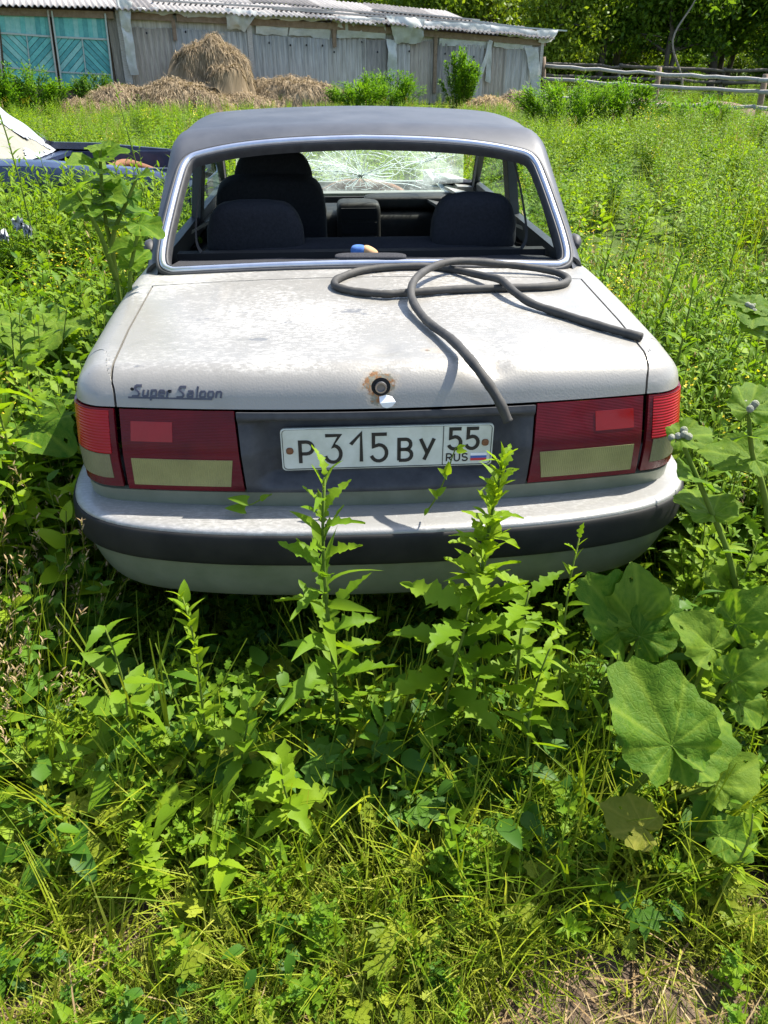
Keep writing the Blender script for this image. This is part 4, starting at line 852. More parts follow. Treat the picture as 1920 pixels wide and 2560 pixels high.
film([(330, 18), (470, 24), (470, 38), (330, 32)], .05, 5, 24, 3); film([(562, 20), (640, 28), (612, 80), (568, 72)], .22, 14, 14, 4); film([(470, 24), (700, 34), (700, 50), (470, 40)], .05, 5, 24, 5)
film([(640, 48), (720, 52), (720, 88), (640, 84)], .03, 8, 8, 6, -.06); film([(725, 52), (826, 56), (826, 96), (722, 88)], .03, 8, 10, 7, -.06); film([(840, 50), (962, 56), (962, 98), (842, 94)], .04, 8, 12, 8, -.08)
film([(700, 36), (962, 44), (962, 56), (700, 50)], .05, 5, 24, 9); film([(962, 38), (1062, 48), (1050, 108), (990, 108)], .22, 14, 14, 10); film([(966, 96), (992, 100), (990, 210), (972, 214)], .07, 14, 5, 11)
film([(1058, 52), (1225, 62), (1225, 80), (1058, 70)], .07, 5, 20, 12); film([(1225, 62), (1345, 78), (1340, 100), (1225, 84)], .08, 6, 14, 13); film([(1100, 84), (1222, 94), (1215, 122), (1098, 112)], .03, 7, 12, 14, -.06)
film([(1222, 100), (1232, 102), (1196, 212), (1188, 206)], .06, 14, 3, 15, -.14); film([(1218, 104), (1230, 108), (1226, 208), (1214, 200)], .05, 14, 3, 16, -.13); film([(1340, 74), (1392, 76), (1378, 104), (1344, 108)], .16, 8, 8, 17, -.2)
film([(1232, 92), (1330, 104), (1330, 126), (1232, 118)], .03, 7, 10, 18, -.06); film([(1312, 118), (1346, 118), (1352, 250), (1332, 250)], .05, 16, 5, 19, -.12)
# gate: two leaves, planked
def gate_leaf(c):                                                     # corner pixels tl, tr, br, bl; rails at fractions
    P = [wall(u, v) for u, v in c]
    lf = thing('gate_leaf', None, None); lf.parent = shed
    def pt(a, b): return np.array([(P[0][0] * (1 - a) + P[1][0] * a) * (1 - b) + (P[3][0] * (1 - a) + P[2][0] * a) * b, (P[0][1] * (1 - a) + P[1][1] * a) * (1 - b) + (P[3][1] * (1 - a) + P[2][1] * a) * b])
    W_ = P[1][0] - P[0][0]; H_ = P[0][1] - P[3][1]
    def plank(poly, y=-.05):
        poly = [pt(*q) for q in poly]; k = len(poly); mb = MB(); V = [(a, y, b) for a, b in poly] + [(a, y + .03, b) for a, b in poly]
        ar = sum(poly[i][0] * poly[(i + 1) % k][1] - poly[(i + 1) % k][0] * poly[i][1] for i in range(k)); f = [tuple(range(k)) if ar > 0 else tuple(range(k))[::-1]] + [(i, (i + 1) % k, k + (i + 1) % k, k + i) for i in range(k)]
        mb.add(V, f, 0, False); mb.build('plank', rr_.choice(['teal_wood', 'teal_wood', 'teal_wood_worn', 'teal_wood_dark']), lf)
    n = max(8, int(W_ / .115)); g = .07 / n
    for b0, b1 in ((0, .315), (.80, 1.)):
        for i in range(n):
            jy = rr_.uniform(-.008, .008); plank([((i + g) / n, b0), ((i + 1 - g) / n, b0), ((i + 1 - g) / n, b1), ((i + g) / n, b1)], -.05 + jy)
    def clip(poly, f):                                                # keep f >= 0
        o = []
        for i in range(len(poly)):
            a, b = poly[i], poly[(i + 1) % len(poly)]; fa, fb = f(a), f(b)
            if fa >= 0: o.append(a)
            if fa * fb < 0: tt = fa / (fa - fb); o.append((a[0] + (b[0] - a[0]) * tt, a[1] + (b[1] - a[1]) * tt))
        return o
    for side in range(2):
        a0, a1 = (0., .5) if side == 0 else (.5, 1.); b0, b1 = .33, .785; sg = GATE_SG[0] if side == 0 else -GATE_SG[0]
        asp = (b1 - b0) * H_ / ((a1 - a0) * W_); d = lambda q: (q[1] - b0) / (b1 - b0) * asp - sg * (q[0] - a0) / (a1 - a0)
        st = .115 / ((a1 - a0) * W_) * 1.4; lo = -1 if sg > 0 else 0.; hi = asp + (0 if sg > 0 else 1)
        x = lo
        while x < hi:
            pl = clip(clip([(a0 + .006, b0), (a1 - .006, b0), (a1 - .006, b1), (a0 + .006, b1)], lambda q: d(q) - x - .012), lambda q: x + st - .012 - d(q)); x += st
            if len(pl) >= 3: plank(pl, -.05 + rr_.uniform(-.008, .008))
    for pl in ([(0, .310), (1, .310), (1, .335), (0, .335)], [(0, .78), (1, .78), (1, .80), (0, .80)], [(.49, .335), (.51, .335), (.51, .78), (.49, .78)]):
        mb = MB(); q = [pt(*w) for w in pl]; V = [(a, -.085, b) for a, b in q] + [(a, -.055, b) for a, b in q]; mb.add(V, [(0, 3, 2, 1), (0, 1, 5, 4), (1, 2, 6, 5), (2, 3, 7, 6), (3, 0, 4, 7)], 0, False); mb.build('batten', 'pale_batten', lf)
GATE_SG = [1]; gate_leaf([(-4, 22), (121, 29), (145, 218), (14, 205)]); GATE_SG = [-1]; gate_leaf([(131, 30), (262, 36), (282, 225), (155, 218)])
for (ua, va), (ub, vb), w, mt in (((119, 26), (146, 222), .10, 'grey_wood'), ((129, 27), (156, 222), .10, 'pale_batten'), ((262, 34), (284, 225), .10, 'pale_batten'), ((-6, 60), (6, 205), .10, 'grey_wood')):
    a = wall(ua, va, -.1); b = wall(ub, vb, -.1); mb = MB(); d = Vector((b[0] - a[0], 0, b[1] - a[1])); R = d.to_track_quat('Z', 'Y').to_matrix().to_4x4(); box(mb, ((a[0] + b[0]) / 2, -.11, (a[1] + b[1]) / 2), (w, .04, d.length), R); spart(mb, 'gate_post', mt)
mb = MB(); a = wall(265, 30); b = wall(330, 195); V = [(a[0], .02, b[1] - .3), (b[0], .02, b[1] - .3), (b[0], .02, a[1]), (a[0], .02, a[1])]; mb.add(V, [(0, 1, 2, 3)], 0, False); spart(mb, 'dark_plank_wall', 'asbestos_dark')

# ================================================================== hay heaps
def heap(label, cx, cy, rx, ry, h, n=2200, seed=0, peak=1.6, name='hay_heap', mats=('hay', 'hay'), lobes=()):
    r = np.random.default_rng(seed); g0 = gz(cx, cy); o = thing(name, label, 'hay', (cx, cy, g0), 0, 'hay heaps in front of the shed')
    LB = [(0, 0, 1, 1, 1.)] + list(lobes)
    def surf(x, y):
        n1 = mnoise.noise(Vector((x * 1.5 + seed, y * 1.5, seed * 1.3))); n2 = mnoise.noise(Vector((x * 3.6 + seed, y * 3.6, 4.))); n3 = mnoise.noise(Vector((x * 9 + seed, y * 9, 2.))); z = -.05
        for dx, dy, sx, sy, sh in LB:
            d = math.hypot((x / rx - dx) / sx, (y / ry - dy) / sy) * (1 + .30 * n1 + .18 * n2); z = max(z, h * sh * max(0, 1 - d ** peak) * (1 + .22 * n1 + .16 * n2) + .03 * n3 - .05)
        return z
    mb = MB(); q = lin(-1.15, 1.15, 34); V = [(x * rx, y * ry, surf(x * rx, y * ry)) for x in q for y in q]; mb.add(V, gridfaces(34, 34), 0, True, np.clip(r.normal(.35, .12, len(V)), 0, 1)); mb.build('mound', mats[0], o)
    mb = MB(); V = []; F = []; T = []; k = 0
    for i in range(n):
        a = r.uniform(0, 2 * PI); d = math.sqrt(r.uniform(0, 1)); x, y = rx * d * math.cos(a), ry * d * math.sin(a); z = surf(x, y) + r.uniform(0, .03)
        if z < -.03: continue
        gx = (surf(x + .05, y) - surf(x - .05, y)) / .1; gy = (surf(x, y + .05) - surf(x, y - .05)) / .1; dr = np.array([-gx, -gy]); l = np.hypot(*dr) + 1e-6; dn = dr / l if l > .2 else np.array([math.cos(a), math.sin(a)])
        th = math.atan2(dn[1], dn[0]) + r.normal(0, 1.1); L = r.uniform(.10, .36); w = r.uniform(.003, .008); p = np.array([x, y, z]); sl = -min(l, 2.2) * .75
        v = np.array([math.cos(th), math.sin(th), sl + r.normal(0, .25)]); v /= np.linalg.norm(v); sd = np.array([-math.sin(th), math.cos(th), 0]) * w; up = np.array([0, 0, .04]); m1 = p + v * L / 2 + up; e = p + v * L + up * r.uniform(-.8, .6)
        V += [p - sd, p + sd, m1 + sd, m1 - sd, e]; F += [(k, k + 1, k + 2, k + 3), (k + 3, k + 2, k + 4)]; T += [r.uniform(.1, 1)] * 5; k += 5
    mb.add(V, F, 0, True, np.array(T)); mb.build('straw', mats[1], o, kind='stuff')
def at(u, y): return (u - 960) / FPX * (y * math.cos(TH) + (CAM_H - .6) * math.sin(TH))
heap('tall brown hay heap leaning against the grey shed wall', at(545, 24.2), 24.2, 1.0, 1.1, 1.50, 9500, 1, 5.5, lobes=[(-.80, -.1, .62, .8, .74), (-.45, -.2, .6, .8, .9), (.30, -.55, .75, .6, .66), (-.3, -.95, .9, .5, .40)])
heap('low hay mound in front of the tall hay heap', at(432, 22.6), 22.6, 1.45, 1., .66, 3600, 2, 2.2, lobes=[(-.7, .1, .6, .8, .8), (.6, -.2, .5, .7, .7)]); heap('wide low hay heap right of the tall heap', at(735, 24.6), 24.6, 1.6, 1., .78, 4200, 3, 2.2, lobes=[(.6, -.1, .6, .8, .68), (-.55, .1, .5, .7, .85)])
heap('small reddish hay mound near the teal gate', at(285, 22.4), 22.4, 1.0, .8, .55, 2200, 4, 1.8); heap('flat scattered hay patch nearest the teal gate', at(205, 21.8), 21.8, 1.1, .8, .28, 1600, 5, 1.6)
heap('hay spill at the foot of the tall hay heap', at(600, 23.2), 23.2, 1.1, .8, .45, 1800, 6, 1.7)
heap('small grey brush pile by the right shed corner', at(1290, 26.6), 26.6, .8, .6, .5, 1500, 7, 1.7); heap('tangled pale wire and straw pile beside the brush pile', at(1222, 25.2), 25.2, .8, .6, .42, 1500, 8, 1.7, mats=('hay', 'dry_straw'))

# ================================================================== fences
simple('rail_pale', (.22, .205, .18), (.36, .34, .31), 14, .8, bmp=.4, stretch=(.3, 1, 1)); simple('rail_backlit', (.05, .042, .032), (.10, .085, .065), 12, .9, bmp=.4)  # backlit darkness of the far fence is put into its wood colour
def rail_line(o, a, b, r, mat, seed, name='rail'):
    R = random.Random(seed); n = 9; P = [np.array(a) * (1 - t_) + np.array(b) * t_ + np.array([0, R.gauss(0, .02), R.gauss(0, .018)]) for t_ in lin(0, 1, n)]; mb = MB(); tube(mb, P, np.linspace(r * 1.15, r * .9, n), 7); mb.build(name, mat, o)
fp = [Wy(1360, 255, 29.), Wy(1638, 249, 26.6), Wy(1893, 298, 23.), Vector((11.6, 18.6, 0))]
fence = thing('rail_fence', 'pole fence with pale rails and brown posts right of the shed', 'fence', (fp[0].x, fp[0].y, gz(fp[0].x, fp[0].y)))
FI = Vector(fence.location)
tops = [Wy(1359, 142, 29.), Wy(1649, 168, 26.6), Wy(1915, 185, 23.), Vector((11.9, 18.6, 1.25))]
for i, (b, t_) in enumerate(zip(fp, tops)):
    b0 = Vector((b.x, b.y, gz(b.x, b.y) - .15)); mb = MB(); tube(mb, [tuple(b0 - FI), tuple((b0 + t_) / 2 - FI), tuple(t_ - FI)], [.085, .08, .075], 9); mb.build('post', 'brown_wood', fence)
for vs_ in (((1365, 165), (1637, 184), (1900, 200)), ((1359, 197), (1625, 215), (1896, 229)), ((1353, 240), (1649, 263), (1886, 270))):
    q = [Wy(u, v, y_ - .1) for (u, v), y_ in zip(vs_, (29., 26.6, 23.))]; q.append(Vector((11.7, 18.5, q[-1].z + .02)))
    for i in range(3): rail_line(fence, tuple(q[i] - FI), tuple(q[i + 1] - FI), .050, 'rail_pale', i * 7 + vs_[0][1])
f2 = thing('dark_rail_fence', 'dark shaded pole fence behind the pale fence under the trees', 'fence', (5., 34., gz(5, 34))); F2I = Vector(f2.location)
for k, x in enumerate((5.2, 9., 13., 17., 21.)):
    g0 = gz(x, 34) - .1; mb = MB(); tube(mb, [tuple(Vector((x, 34, g0)) - F2I), tuple(Vector((x + .05, 34, g0 + 1.35)) - F2I)], .07, 8); mb.build('post', 'rail_backlit', f2)
    if k < 4:
        for j, h in enumerate((.35, .75, 1.15)): rail_line(f2, tuple(Vector((x, 33.9, gz(x, 34) + h)) - F2I), tuple(Vector((x + 4, 33.9, gz(x + 4, 34) + h)) - F2I), .055, 'rail_backlit', k * 5 + j)
# low soil bank behind the fence
mb = MB(); xs = lin(5.5, 16, 30); V = []
for x in xs:
    for yy, h in ((27.2, -.1), (27.6, .16), (28.3, .26), (29.5, -.1)): V.append((x, yy + (9 - x) * .5, gz(x, 28) + h + .07 * math.sin(x * 3.1) * (h > 0)))
mb.add(V, gridfaces(30, 4)); mb.build('soil_bank', 'soil', kind='structure', label='low brown soil bank behind the pale fence')

# ================================================================== trees and bushes
def tree_mesh(seed, H=8., crown0=.9, R=2.4, nl=15000, leaf_s=.11, mat='leaf_tree', trunk_r=.16, stems=1):
    r = np.random.default_rng(seed); tb = MB(); ends = []
    for st in range(stems):
        a = r.uniform(0, 2 * PI); lean = np.array([math.cos(a), math.sin(a), 0]) * r.uniform(.02, .22) * H * (.6 if stems > 1 else .3); P = np.array([np.array([.25 * st * math.cos(a), .25 * st * math.sin(a), 0]) + lean * t_ ** 1.4 + np.array([0, 0, H * .9 * t_]) + (r.normal(0, .05, 3) if 0 < t_ < 1 else 0) for t_ in lin(0, 1, 9)])
        tube(tb, P, np.linspace(trunk_r, .03, 9), 8)
        for i in range(16):
            t0 = r.uniform(.12, .95); b = P[int(t0 * 8)]; an = r.uniform(0, 2 * PI); L = R * (1.1 - .6 * t0) * r.uniform(.6, 1.1); d = np.array([math.cos(an), math.sin(an), r.uniform(-.05, .6)]); e = b + d * L
            e[2] -= .15 * L; Q = np.array([b, b + d * L * .5 + [0, 0, .1], e]); tube(tb, Q, [.05, .03, .012], 5)
            for j in range(7):
                q = b + (e - b) * r.uniform(.3, 1.05) + r.normal(0, .28, 3); ends.append(q)
    ends = np.array([e for e in ends if e[2] > crown0]); cl = ends[r.integers(0, len(ends), nl)]; sz = r.gamma(2., .16, (nl, 1)); C = cl + r.normal(0, 1, (nl, 3)) * sz * np.array([1, 1, .8]); C = C[C[:, 2] > crown0 * .72]; nl = len(C)
    d1 = r.normal(0, 1, (nl, 3)); d1[:, 2] -= .5; d1 /= np.linalg.norm(d1, axis=1)[:, None]; d2 = np.cross(d1, r.normal(0, 1, (nl, 3))); d2 /= np.linalg.norm(d2, axis=1)[:, None]; s = leaf_s * r.uniform(.6, 1.3, (nl, 1))
    V = np.stack([C - d1 * s, C + d2 * s * .5, C + d1 * s, C - d2 * s * .5], 1).reshape(-1, 3); F = np.arange(nl * 4).reshape(-1, 4).tolist(); cb = MB(); cb.add(V, F, 0, False, np.repeat(r.uniform(.0, 1., nl), 4)); return tb.mesh('trunk', 'brown_bark'), cb.mesh('crown', mat)
simple('brown_bark', (.05, .04, .03), (.11, .09, .07), 14, .95, bmp=.6, stretch=(1, 1, .3)); simple('pale_bark', (.20, .17, .13), (.13, .11, .085), 14, .9, bmp=.4)
TM = [tree_mesh(21, 8.5, 2.3, 2.6, 17000, .11, 'leaf_tree', .17), tree_mesh(22, 7.5, 2.0, 2.3, 15000, .11, 'leaf_tree', .13, 2), tree_mesh(23, 7., 1.2, 2.2, 13000, .10, 'leaf_tree_light', .10, 2)]
def tree(k, x, y, s, rz, label):
    TREES.append((x / y, x < 8 and k == 2)); o = thing('leafy_tree', label, 'tree', (x, y, gz(x, y)), rz, 'trees behind the fence'); o.scale = (s, s, s); obj('trunk', TM[k][0], o); obj('crown', TM[k][1], o)
TREES = []
TL = 'tall dark leafy tree in the wood behind the pole fence'; TB = 'light green leafy tree rising behind the shed roof'
for i, (k, x, y, s) in enumerate([(0, 9.2, 37.5, 1.), (1, 11.6, 36.6, .95), (0, 14.2, 38.5, 1.05), (1, 17.4, 36.8, 1.), (0, 20., 39.5, 1.1), (1, 21.8, 36.4, .95), (1, 15.9, 41., 1.1), (0, 11., 42., 1.1), (1, 23.5, 42., 1.1)]): tree(k, x, y, s, i * 1.7, TL)
for i, (k, x, y, s) in enumerate([(2, -2., 39., 1.), (2, 1.4, 37., .95), (2, 4.6, 38.5, 1.05), (2, 6.9, 36.4, .9), (2, -6., 41., 1.1), (2, 13., 45., 1.)]): tree(k, x, y, s, i * 2.3, TB if x < 8 else TL)
_ord = ['first', 'second', 'third', 'fourth', 'fifth', 'sixth', 'seventh', 'eighth', 'ninth', 'tenth', 'eleventh']
_to = sorted([o for o in bpy.data.objects if o.name.startswith('leafy_tree')], key=lambda o: o.location.x / o.location.y); _c = {}
for o in _to:
    kd = o['label'] == TB; _c[kd] = _c.get(kd, -1) + 1; o['label'] = (('light green tree behind the shed roof, %s from the left' if kd else 'dark leafy tree behind the pole fence, %s from the shed') % _ord[_c[kd]])
# bare pale trunk leaning in front of the wood
a, b = Wy(1705, 200, 32.), Wy(1738, 0, 32.5); c = Wy(1682, 100, 32.); pt_ = thing('pale_sapling', 'bare pale crooked sapling trunk in front of the dark trees', 'tree', (a.x, a.y, gz(a.x, a.y))); Lc = Vector(pt_.location)
mb = MB(); P = catmull([(0, 0, -.1), tuple(a - Lc), tuple(c - Lc), tuple(b - Lc), tuple(b - Lc + Vector((.3, .1, 1.2)))], 6); tube(mb, P, np.linspace(.05, .02, len(P)), 7); mb.build('trunk', 'pale_bark', pt_)
r_ = np.random.default_rng(4); nl = 1500; C = np.array(b - Lc) + np.array([.3, .1, 1.6]) + r_.normal(0, .6, (nl, 3)); d1 = r_.normal(0, .08, (nl, 3)); d2 = r_.normal(0, .04, (nl, 3)); V = np.stack([C - d1, C + d2, C + d1, C - d2], 1).reshape(-1, 3); mb = MB(); mb.add(V, np.arange(nl * 4).reshape(-1, 4).tolist(), 0, False, np.repeat(r_.uniform(0, 1, nl), 4)); mb.build('crown', 'leaf_tree', pt_)
def bush(label, x, y, rx, ry, h, n=2600, ls=.07, mat='leaf_bush', seed=0, group=None):
    r = np.random.default_rng(seed); o = thing('leafy_bush', label, 'bush', (x, y, gz(x, y)), 0, group); tb = MB(); tips = []
    for i in range(34):
        a = r.uniform(0, 2 * PI); d = math.sqrt(r.uniform(0, 1)); e = np.array([rx * d * math.cos(a), ry * d * math.sin(a), h * (1 - .45 * d * d) * r.uniform(.75, 1.08)]); b = np.array([e[0] * .4, e[1] * .4, -.05]); tube(tb, [b, (b + e) / 2 + [0, 0, .05 * h], e], [.012, .009, .004], 4); tips.append((b, e))
    tb.build('stem', 'stem_green', o); k = r.integers(0, len(tips), n); tt = np.clip(r.beta(2.2, 1.2, n), .12, 1.02)[:, None]; B = np.array([t_[0] for t_ in tips])[k]; E = np.array([t_[1] for t_ in tips])[k]; C = B + (E - B) * tt + r.normal(0, .055 * max(rx, .6), (n, 3))
    C[:, 2] = np.maximum(C[:, 2], .03); out = C * [1, 1, 0] + r.normal(0, .35, (n, 3)); out[:, 2] = r.uniform(-.2, .8, n); d1 = out / np.linalg.norm(out, axis=1)[:, None]; sd = np.cross(d1, [0, 0, 1.]) ; sd /= np.linalg.norm(sd, axis=1)[:, None] + 1e-9; s = ls * r.uniform(.6, 1.3, (n, 1))
    V = np.stack([C, C + d1 * s * .5 + sd * s * .22 + [0, 0, .01], C + d1 * s, C + d1 * s * .5 - sd * s * .22 + [0, 0, .01]], 1).reshape(-1, 3); mb = MB(); mb.add(V, np.arange(n * 4).reshape(-1, 4).tolist(), 0, False, np.repeat(r.uniform(.1, 1, n), 4)); mb.build('crown', mat, o)
bush('upright bright green bush against the grey shed wall', at(1150, 26.2), 26.2, .62, .5, 1.5, 5200, .10, seed=1)
bush('low spreading bright bush right of the hay heaps', at(905, 23.4), 23.4, .95, .7, .85, 4600, .09, seed=2); bush('low dark green bush tuft at the shed foot beside the hay', at(975, 24.4), 24.4, 1.15, .8, .95, 4800, .09, seed=3)
bush('wide leafy bush mass in front of the pale fence', at(1420, 20.5), 20.5, 1.3, .9, 1.0, 6200, .09, seed=4); bush('leafy bush next to the second fence post', at(1560, 21.), 21., 1.25, .9, 1.0, 5600, .09, seed=5)
bush('small bush below the right fence post', at(1760, 20.), 20., .9, .8, .7, 3200, .09, seed=6); bush('bright nettle bush in front of the teal gate', at(95, 20.6), 20.6, .8, .6, 1.0, 3600, .09, seed=7)
bush('dark green bush at the foot of the right gate leaf', at(248, 22.9), 22.9, .75, .5, .85, 3200, .08, 'leaf_deep', seed=8); bush('bright weed bush at the left edge before the teal gate', at(8, 20.2), 20.2, .8, .6, 1.05, 3600, .09, seed=9)
# ================================================================== vegetation kit
LF = {'lance': leaf('lance', 1, .24, 5, .3, .25), 'lance2': leaf('lance', 1, .20, 5, .2, .5), 'oval': leaf('oval', 1, .5, 5, .25, .25), 'tooth': leaf('lance', 1, .42, 10, .2, .3, tooth=.22), 'lobed': leaf('lance', 1, .62, 15, .15, .3, lobes=3.6),
      'thistle': leaf('lance', 1, .42, 17, .3, .35, tooth=.30, lobes=4.2, wave=.012), 'blade': leaf('blade', 1, .028, 4, 0, .16, cols=.5), 'blade2': leaf('blade', 1, .022, 5, 0, .50, cols=.5), 'arrow': leaf('arrow', 1, .62, 6, .2, .2), 'palm': palmate(1.), 'round': leaf('oval', 1, .8, 5, .15, .1), 'dock': leaf('lance', 1, .22, 7, .25, .4, wave=.02)}
def stem_plant(mb, base, H, nl, kinds, L, r, lean=.12, el=(.9, .1), stemr=.003, ms=0, ml=1, start=.12, opp=False, top=.35, tint=(.3, .9)):
    a = r.uniform(0, 2 * PI); d = np.array([math.cos(a), math.sin(a), 0]) * lean * H; P = np.array([np.array(base) + d * t_ ** 1.6 + np.array([0, 0, H * t_]) for t_ in lin(0, 1, 5)])
    tube(mb, P, np.linspace(stemr, stemr * .4, 5), 3, ms, False); az = r.uniform(0, 6)
    for i in range(nl):
        t_ = start + (1 - start) * (i / max(nl - 1, 1)) ** .9; p = np.array([np.interp(t_, lin(0, 1, 5), P[:, k]) for k in range(3)]); az += 2.4 if not opp else (PI if i % 2 else PI / 2)
        s = L * np.interp(t_, [0, .25, .6, 1], [.7, 1, .85, top]) * r.uniform(.75, 1.2); e = el[1] + (el[0] - el[1]) * t_ + r.normal(0, .15)
        addleaf(mb, LF[kinds[i % len(kinds)]], p, az + r.normal(0, .2), e, r.normal(0, .25), s, ml, r.uniform(*tint))
PROTO = bpy.data.collections.new('plant_kit')
def proto(key, fn, mats, seed):
    mb = MB(); fn(mb, np.random.default_rng(seed)); o = bpy.data.objects.new(key, mb.mesh(key, mats)); PROTO_OBJ[key] = o
PROTO_OBJ = {}
def clump(n, H, nl, kinds, L, spread=.12, **kw):
    def fn(mb, r):
        for _ in range(n): a = r.uniform(0, 6.28); d = spread * math.sqrt(r.uniform(0, 1)); stem_plant(mb, (d * math.cos(a), d * math.sin(a), -.02), H * r.uniform(.7, 1.1), nl, kinds, L, r, **kw)
    return fn
def tuft(n, L, spread, kinds=('blade', 'blade2'), el=(.95, 1.5), W=1.5):
    def fn(mb, r):
        for _ in range(n):
            a = r.uniform(0, 6.28); d = spread * math.sqrt(r.uniform(0, 1)); l = L * r.uniform(.5, 1.15); lf = LF[kinds[r.integers(len(kinds))]]
            v = lf[0] * [W / max(l, .05) * .22, 1, 1]; addleaf(mb, (v, lf[1]), (d * math.cos(a), d * math.sin(a), -.01), r.uniform(0, 6.28), r.uniform(*el), r.normal(0, .4), l, 0, r.uniform(.15, 1))
    return fn
def petiole(n, h, kind, L, spread, mixr=(.3, 1.)):
    def fn(mb, r):
        for _ in range(n):
            a = r.uniform(0, 6.28); hh = h * r.uniform(.4, 1.1); q = np.array([math.cos(a), math.sin(a), 0]) * spread * r.uniform(.3, 1) + [0, 0, hh]; b = q * [.15, .15, 0]
            tube(mb, [b, (b + q) / 2 + [0, 0, .15 * hh], q], .0012, 3, 1, False); addleaf(mb, LF[kind], q, a + r.normal(0, .8) - PI / 2, r.normal(-.1, .35), r.normal(0, .3), L * r.uniform(.6, 1.2), 0, r.uniform(*mixr))
    return fn
def mustard(mb, r):
    for _ in range(3):
        x, y = r.normal(0, .08, 2); H = r.uniform(.5, .75); stem_plant(mb, (x, y, 0), H, 14, ['lance', 'lobed'], .07, r, stemr=.0025)
        for i in range(16):
            p = np.array([x, y, H * r.uniform(.82, 1.06)]) + r.normal(0, .022, 3) + [0, 0, .0]; addleaf(mb, LF['round'], p, r.uniform(0, 6), r.uniform(0, 1), 0, .012, 2, r.uniform(0, 1))
def litter(mb, r):
    for _ in range(16): x, y = r.uniform(-.12, .12, 2); addleaf(mb, LF['blade'], (x, y, r.uniform(.002, .02)), r.uniform(0, 6.28), r.normal(.05, .12), r.normal(0, .5), r.uniform(.05, .16), 0, r.uniform(0, 1))
def seedgrass(mb, r):
    tuft(16, .42, .06, ('blade2', 'blade'), (.9, 1.45))(mb, r)
    for _ in range(7):
        a = r.uniform(0, 6.28); H = r.uniform(.5, .8); d = np.array([math.cos(a), math.sin(a)]) * .14; P = [(0, 0, 0), (d[0] * .3, d[1] * .3, H * .55), (d[0], d[1], H)]; tube(mb, P, .0012, 3, 0, False, .6)
        for k in range(10): t_ = r.uniform(.75, 1.02); addleaf(mb, LF['lance'], (d[0] * t_, d[1] * t_, H * t_), r.uniform(0, 6.28), 1.1, 0, .022, 1, r.uniform(.3, 1))
def rosette(n, L, kind='dock', el=(.3, 1.0)):
    def fn(mb, r):
        for i in range(n): addleaf(mb, LF[kind], (0, 0, .0), i * 2.4 + r.normal(0, .2), r.uniform(*el), r.normal(0, .2), L * r.uniform(.6, 1.1), 0, r.uniform(.2, .9))
    return fn
SG = 'stem_green'
proto('f00', clump(6, .62, 26, ['lance'], .085, .16, lean=.12), [SG, 'leaf_field'], 1); proto('f01', clump(5, .58, 20, ['lance', 'lance2'], .11, .16), [SG, 'leaf_field'], 2); proto('f02', clump(5, .55, 20, ['lobed'], .10, .15), [SG, 'leaf_field'], 3)
proto('f03', clump(4, .5, 14, ['tooth'], .12, .14, opp=True, el=(.6, .0)), [SG, 'leaf_deep'], 4); proto('f04', mustard, [SG, 'leaf_field', 'flower_yellow'], 5); proto('f05', seedgrass, ['leaf_grass', 'dry_straw'], 6); proto('f06', clump(4, .45, 14, ['oval', 'tooth'], .11, .14), [SG, 'leaf_lime'], 7); proto('f07', tuft(34, .52, .10), ['leaf_grass'], 8)
proto('n00', tuft(16, .20, .05), ['leaf_sunny_grass'], 11); proto('n01', tuft(14, .36, .05), ['leaf_grass'], 12); proto('n02', petiole(9, .14, 'palm', .055, .09), ['leaf_sunny', SG], 13); proto('n03', petiole(16, .06, 'round', .024, .07), ['leaf_sunny', SG], 14)
proto('n04', clump(4, .20, 10, ['oval'], .045, .05, opp=True, stemr=.0018), [SG, 'leaf_field'], 15); proto('n05', petiole(7, .16, 'arrow', .07, .10), ['leaf_field', SG], 16); proto('n06', clump(2, .26, 12, ['lobed'], .085, .04, stemr=.002), [SG, 'leaf_field'], 17)
proto('n07', litter, ['dry_straw'], 18); proto('n08', rosette(6, .17), ['leaf_field'], 19); proto('n09', clump(3, .30, 12, ['tooth'], .09, .05, opp=True, el=(.5, -.1)), [SG, 'leaf_deep'], 20); proto('n10', clump(2, .30, 18, ['lance'], .06, .03, stemr=.002), [SG, 'leaf_lime'], 21); proto('n11', petiole(8, .20, 'palm', .075, .10, (.0, .6)), ['leaf_deep', SG], 22)
proto('n14', tuft(26, .13, .07, W=.9), ['leaf_sunny_grass'], 25); proto('n12', tuft(10, .26, .04, W=1.7), ['leaf_sunny_grass'], 23); proto('n13', petiole(9, .22, 'oval', .075, .10, (.0, .7)), ['leaf_deep', SG], 24)
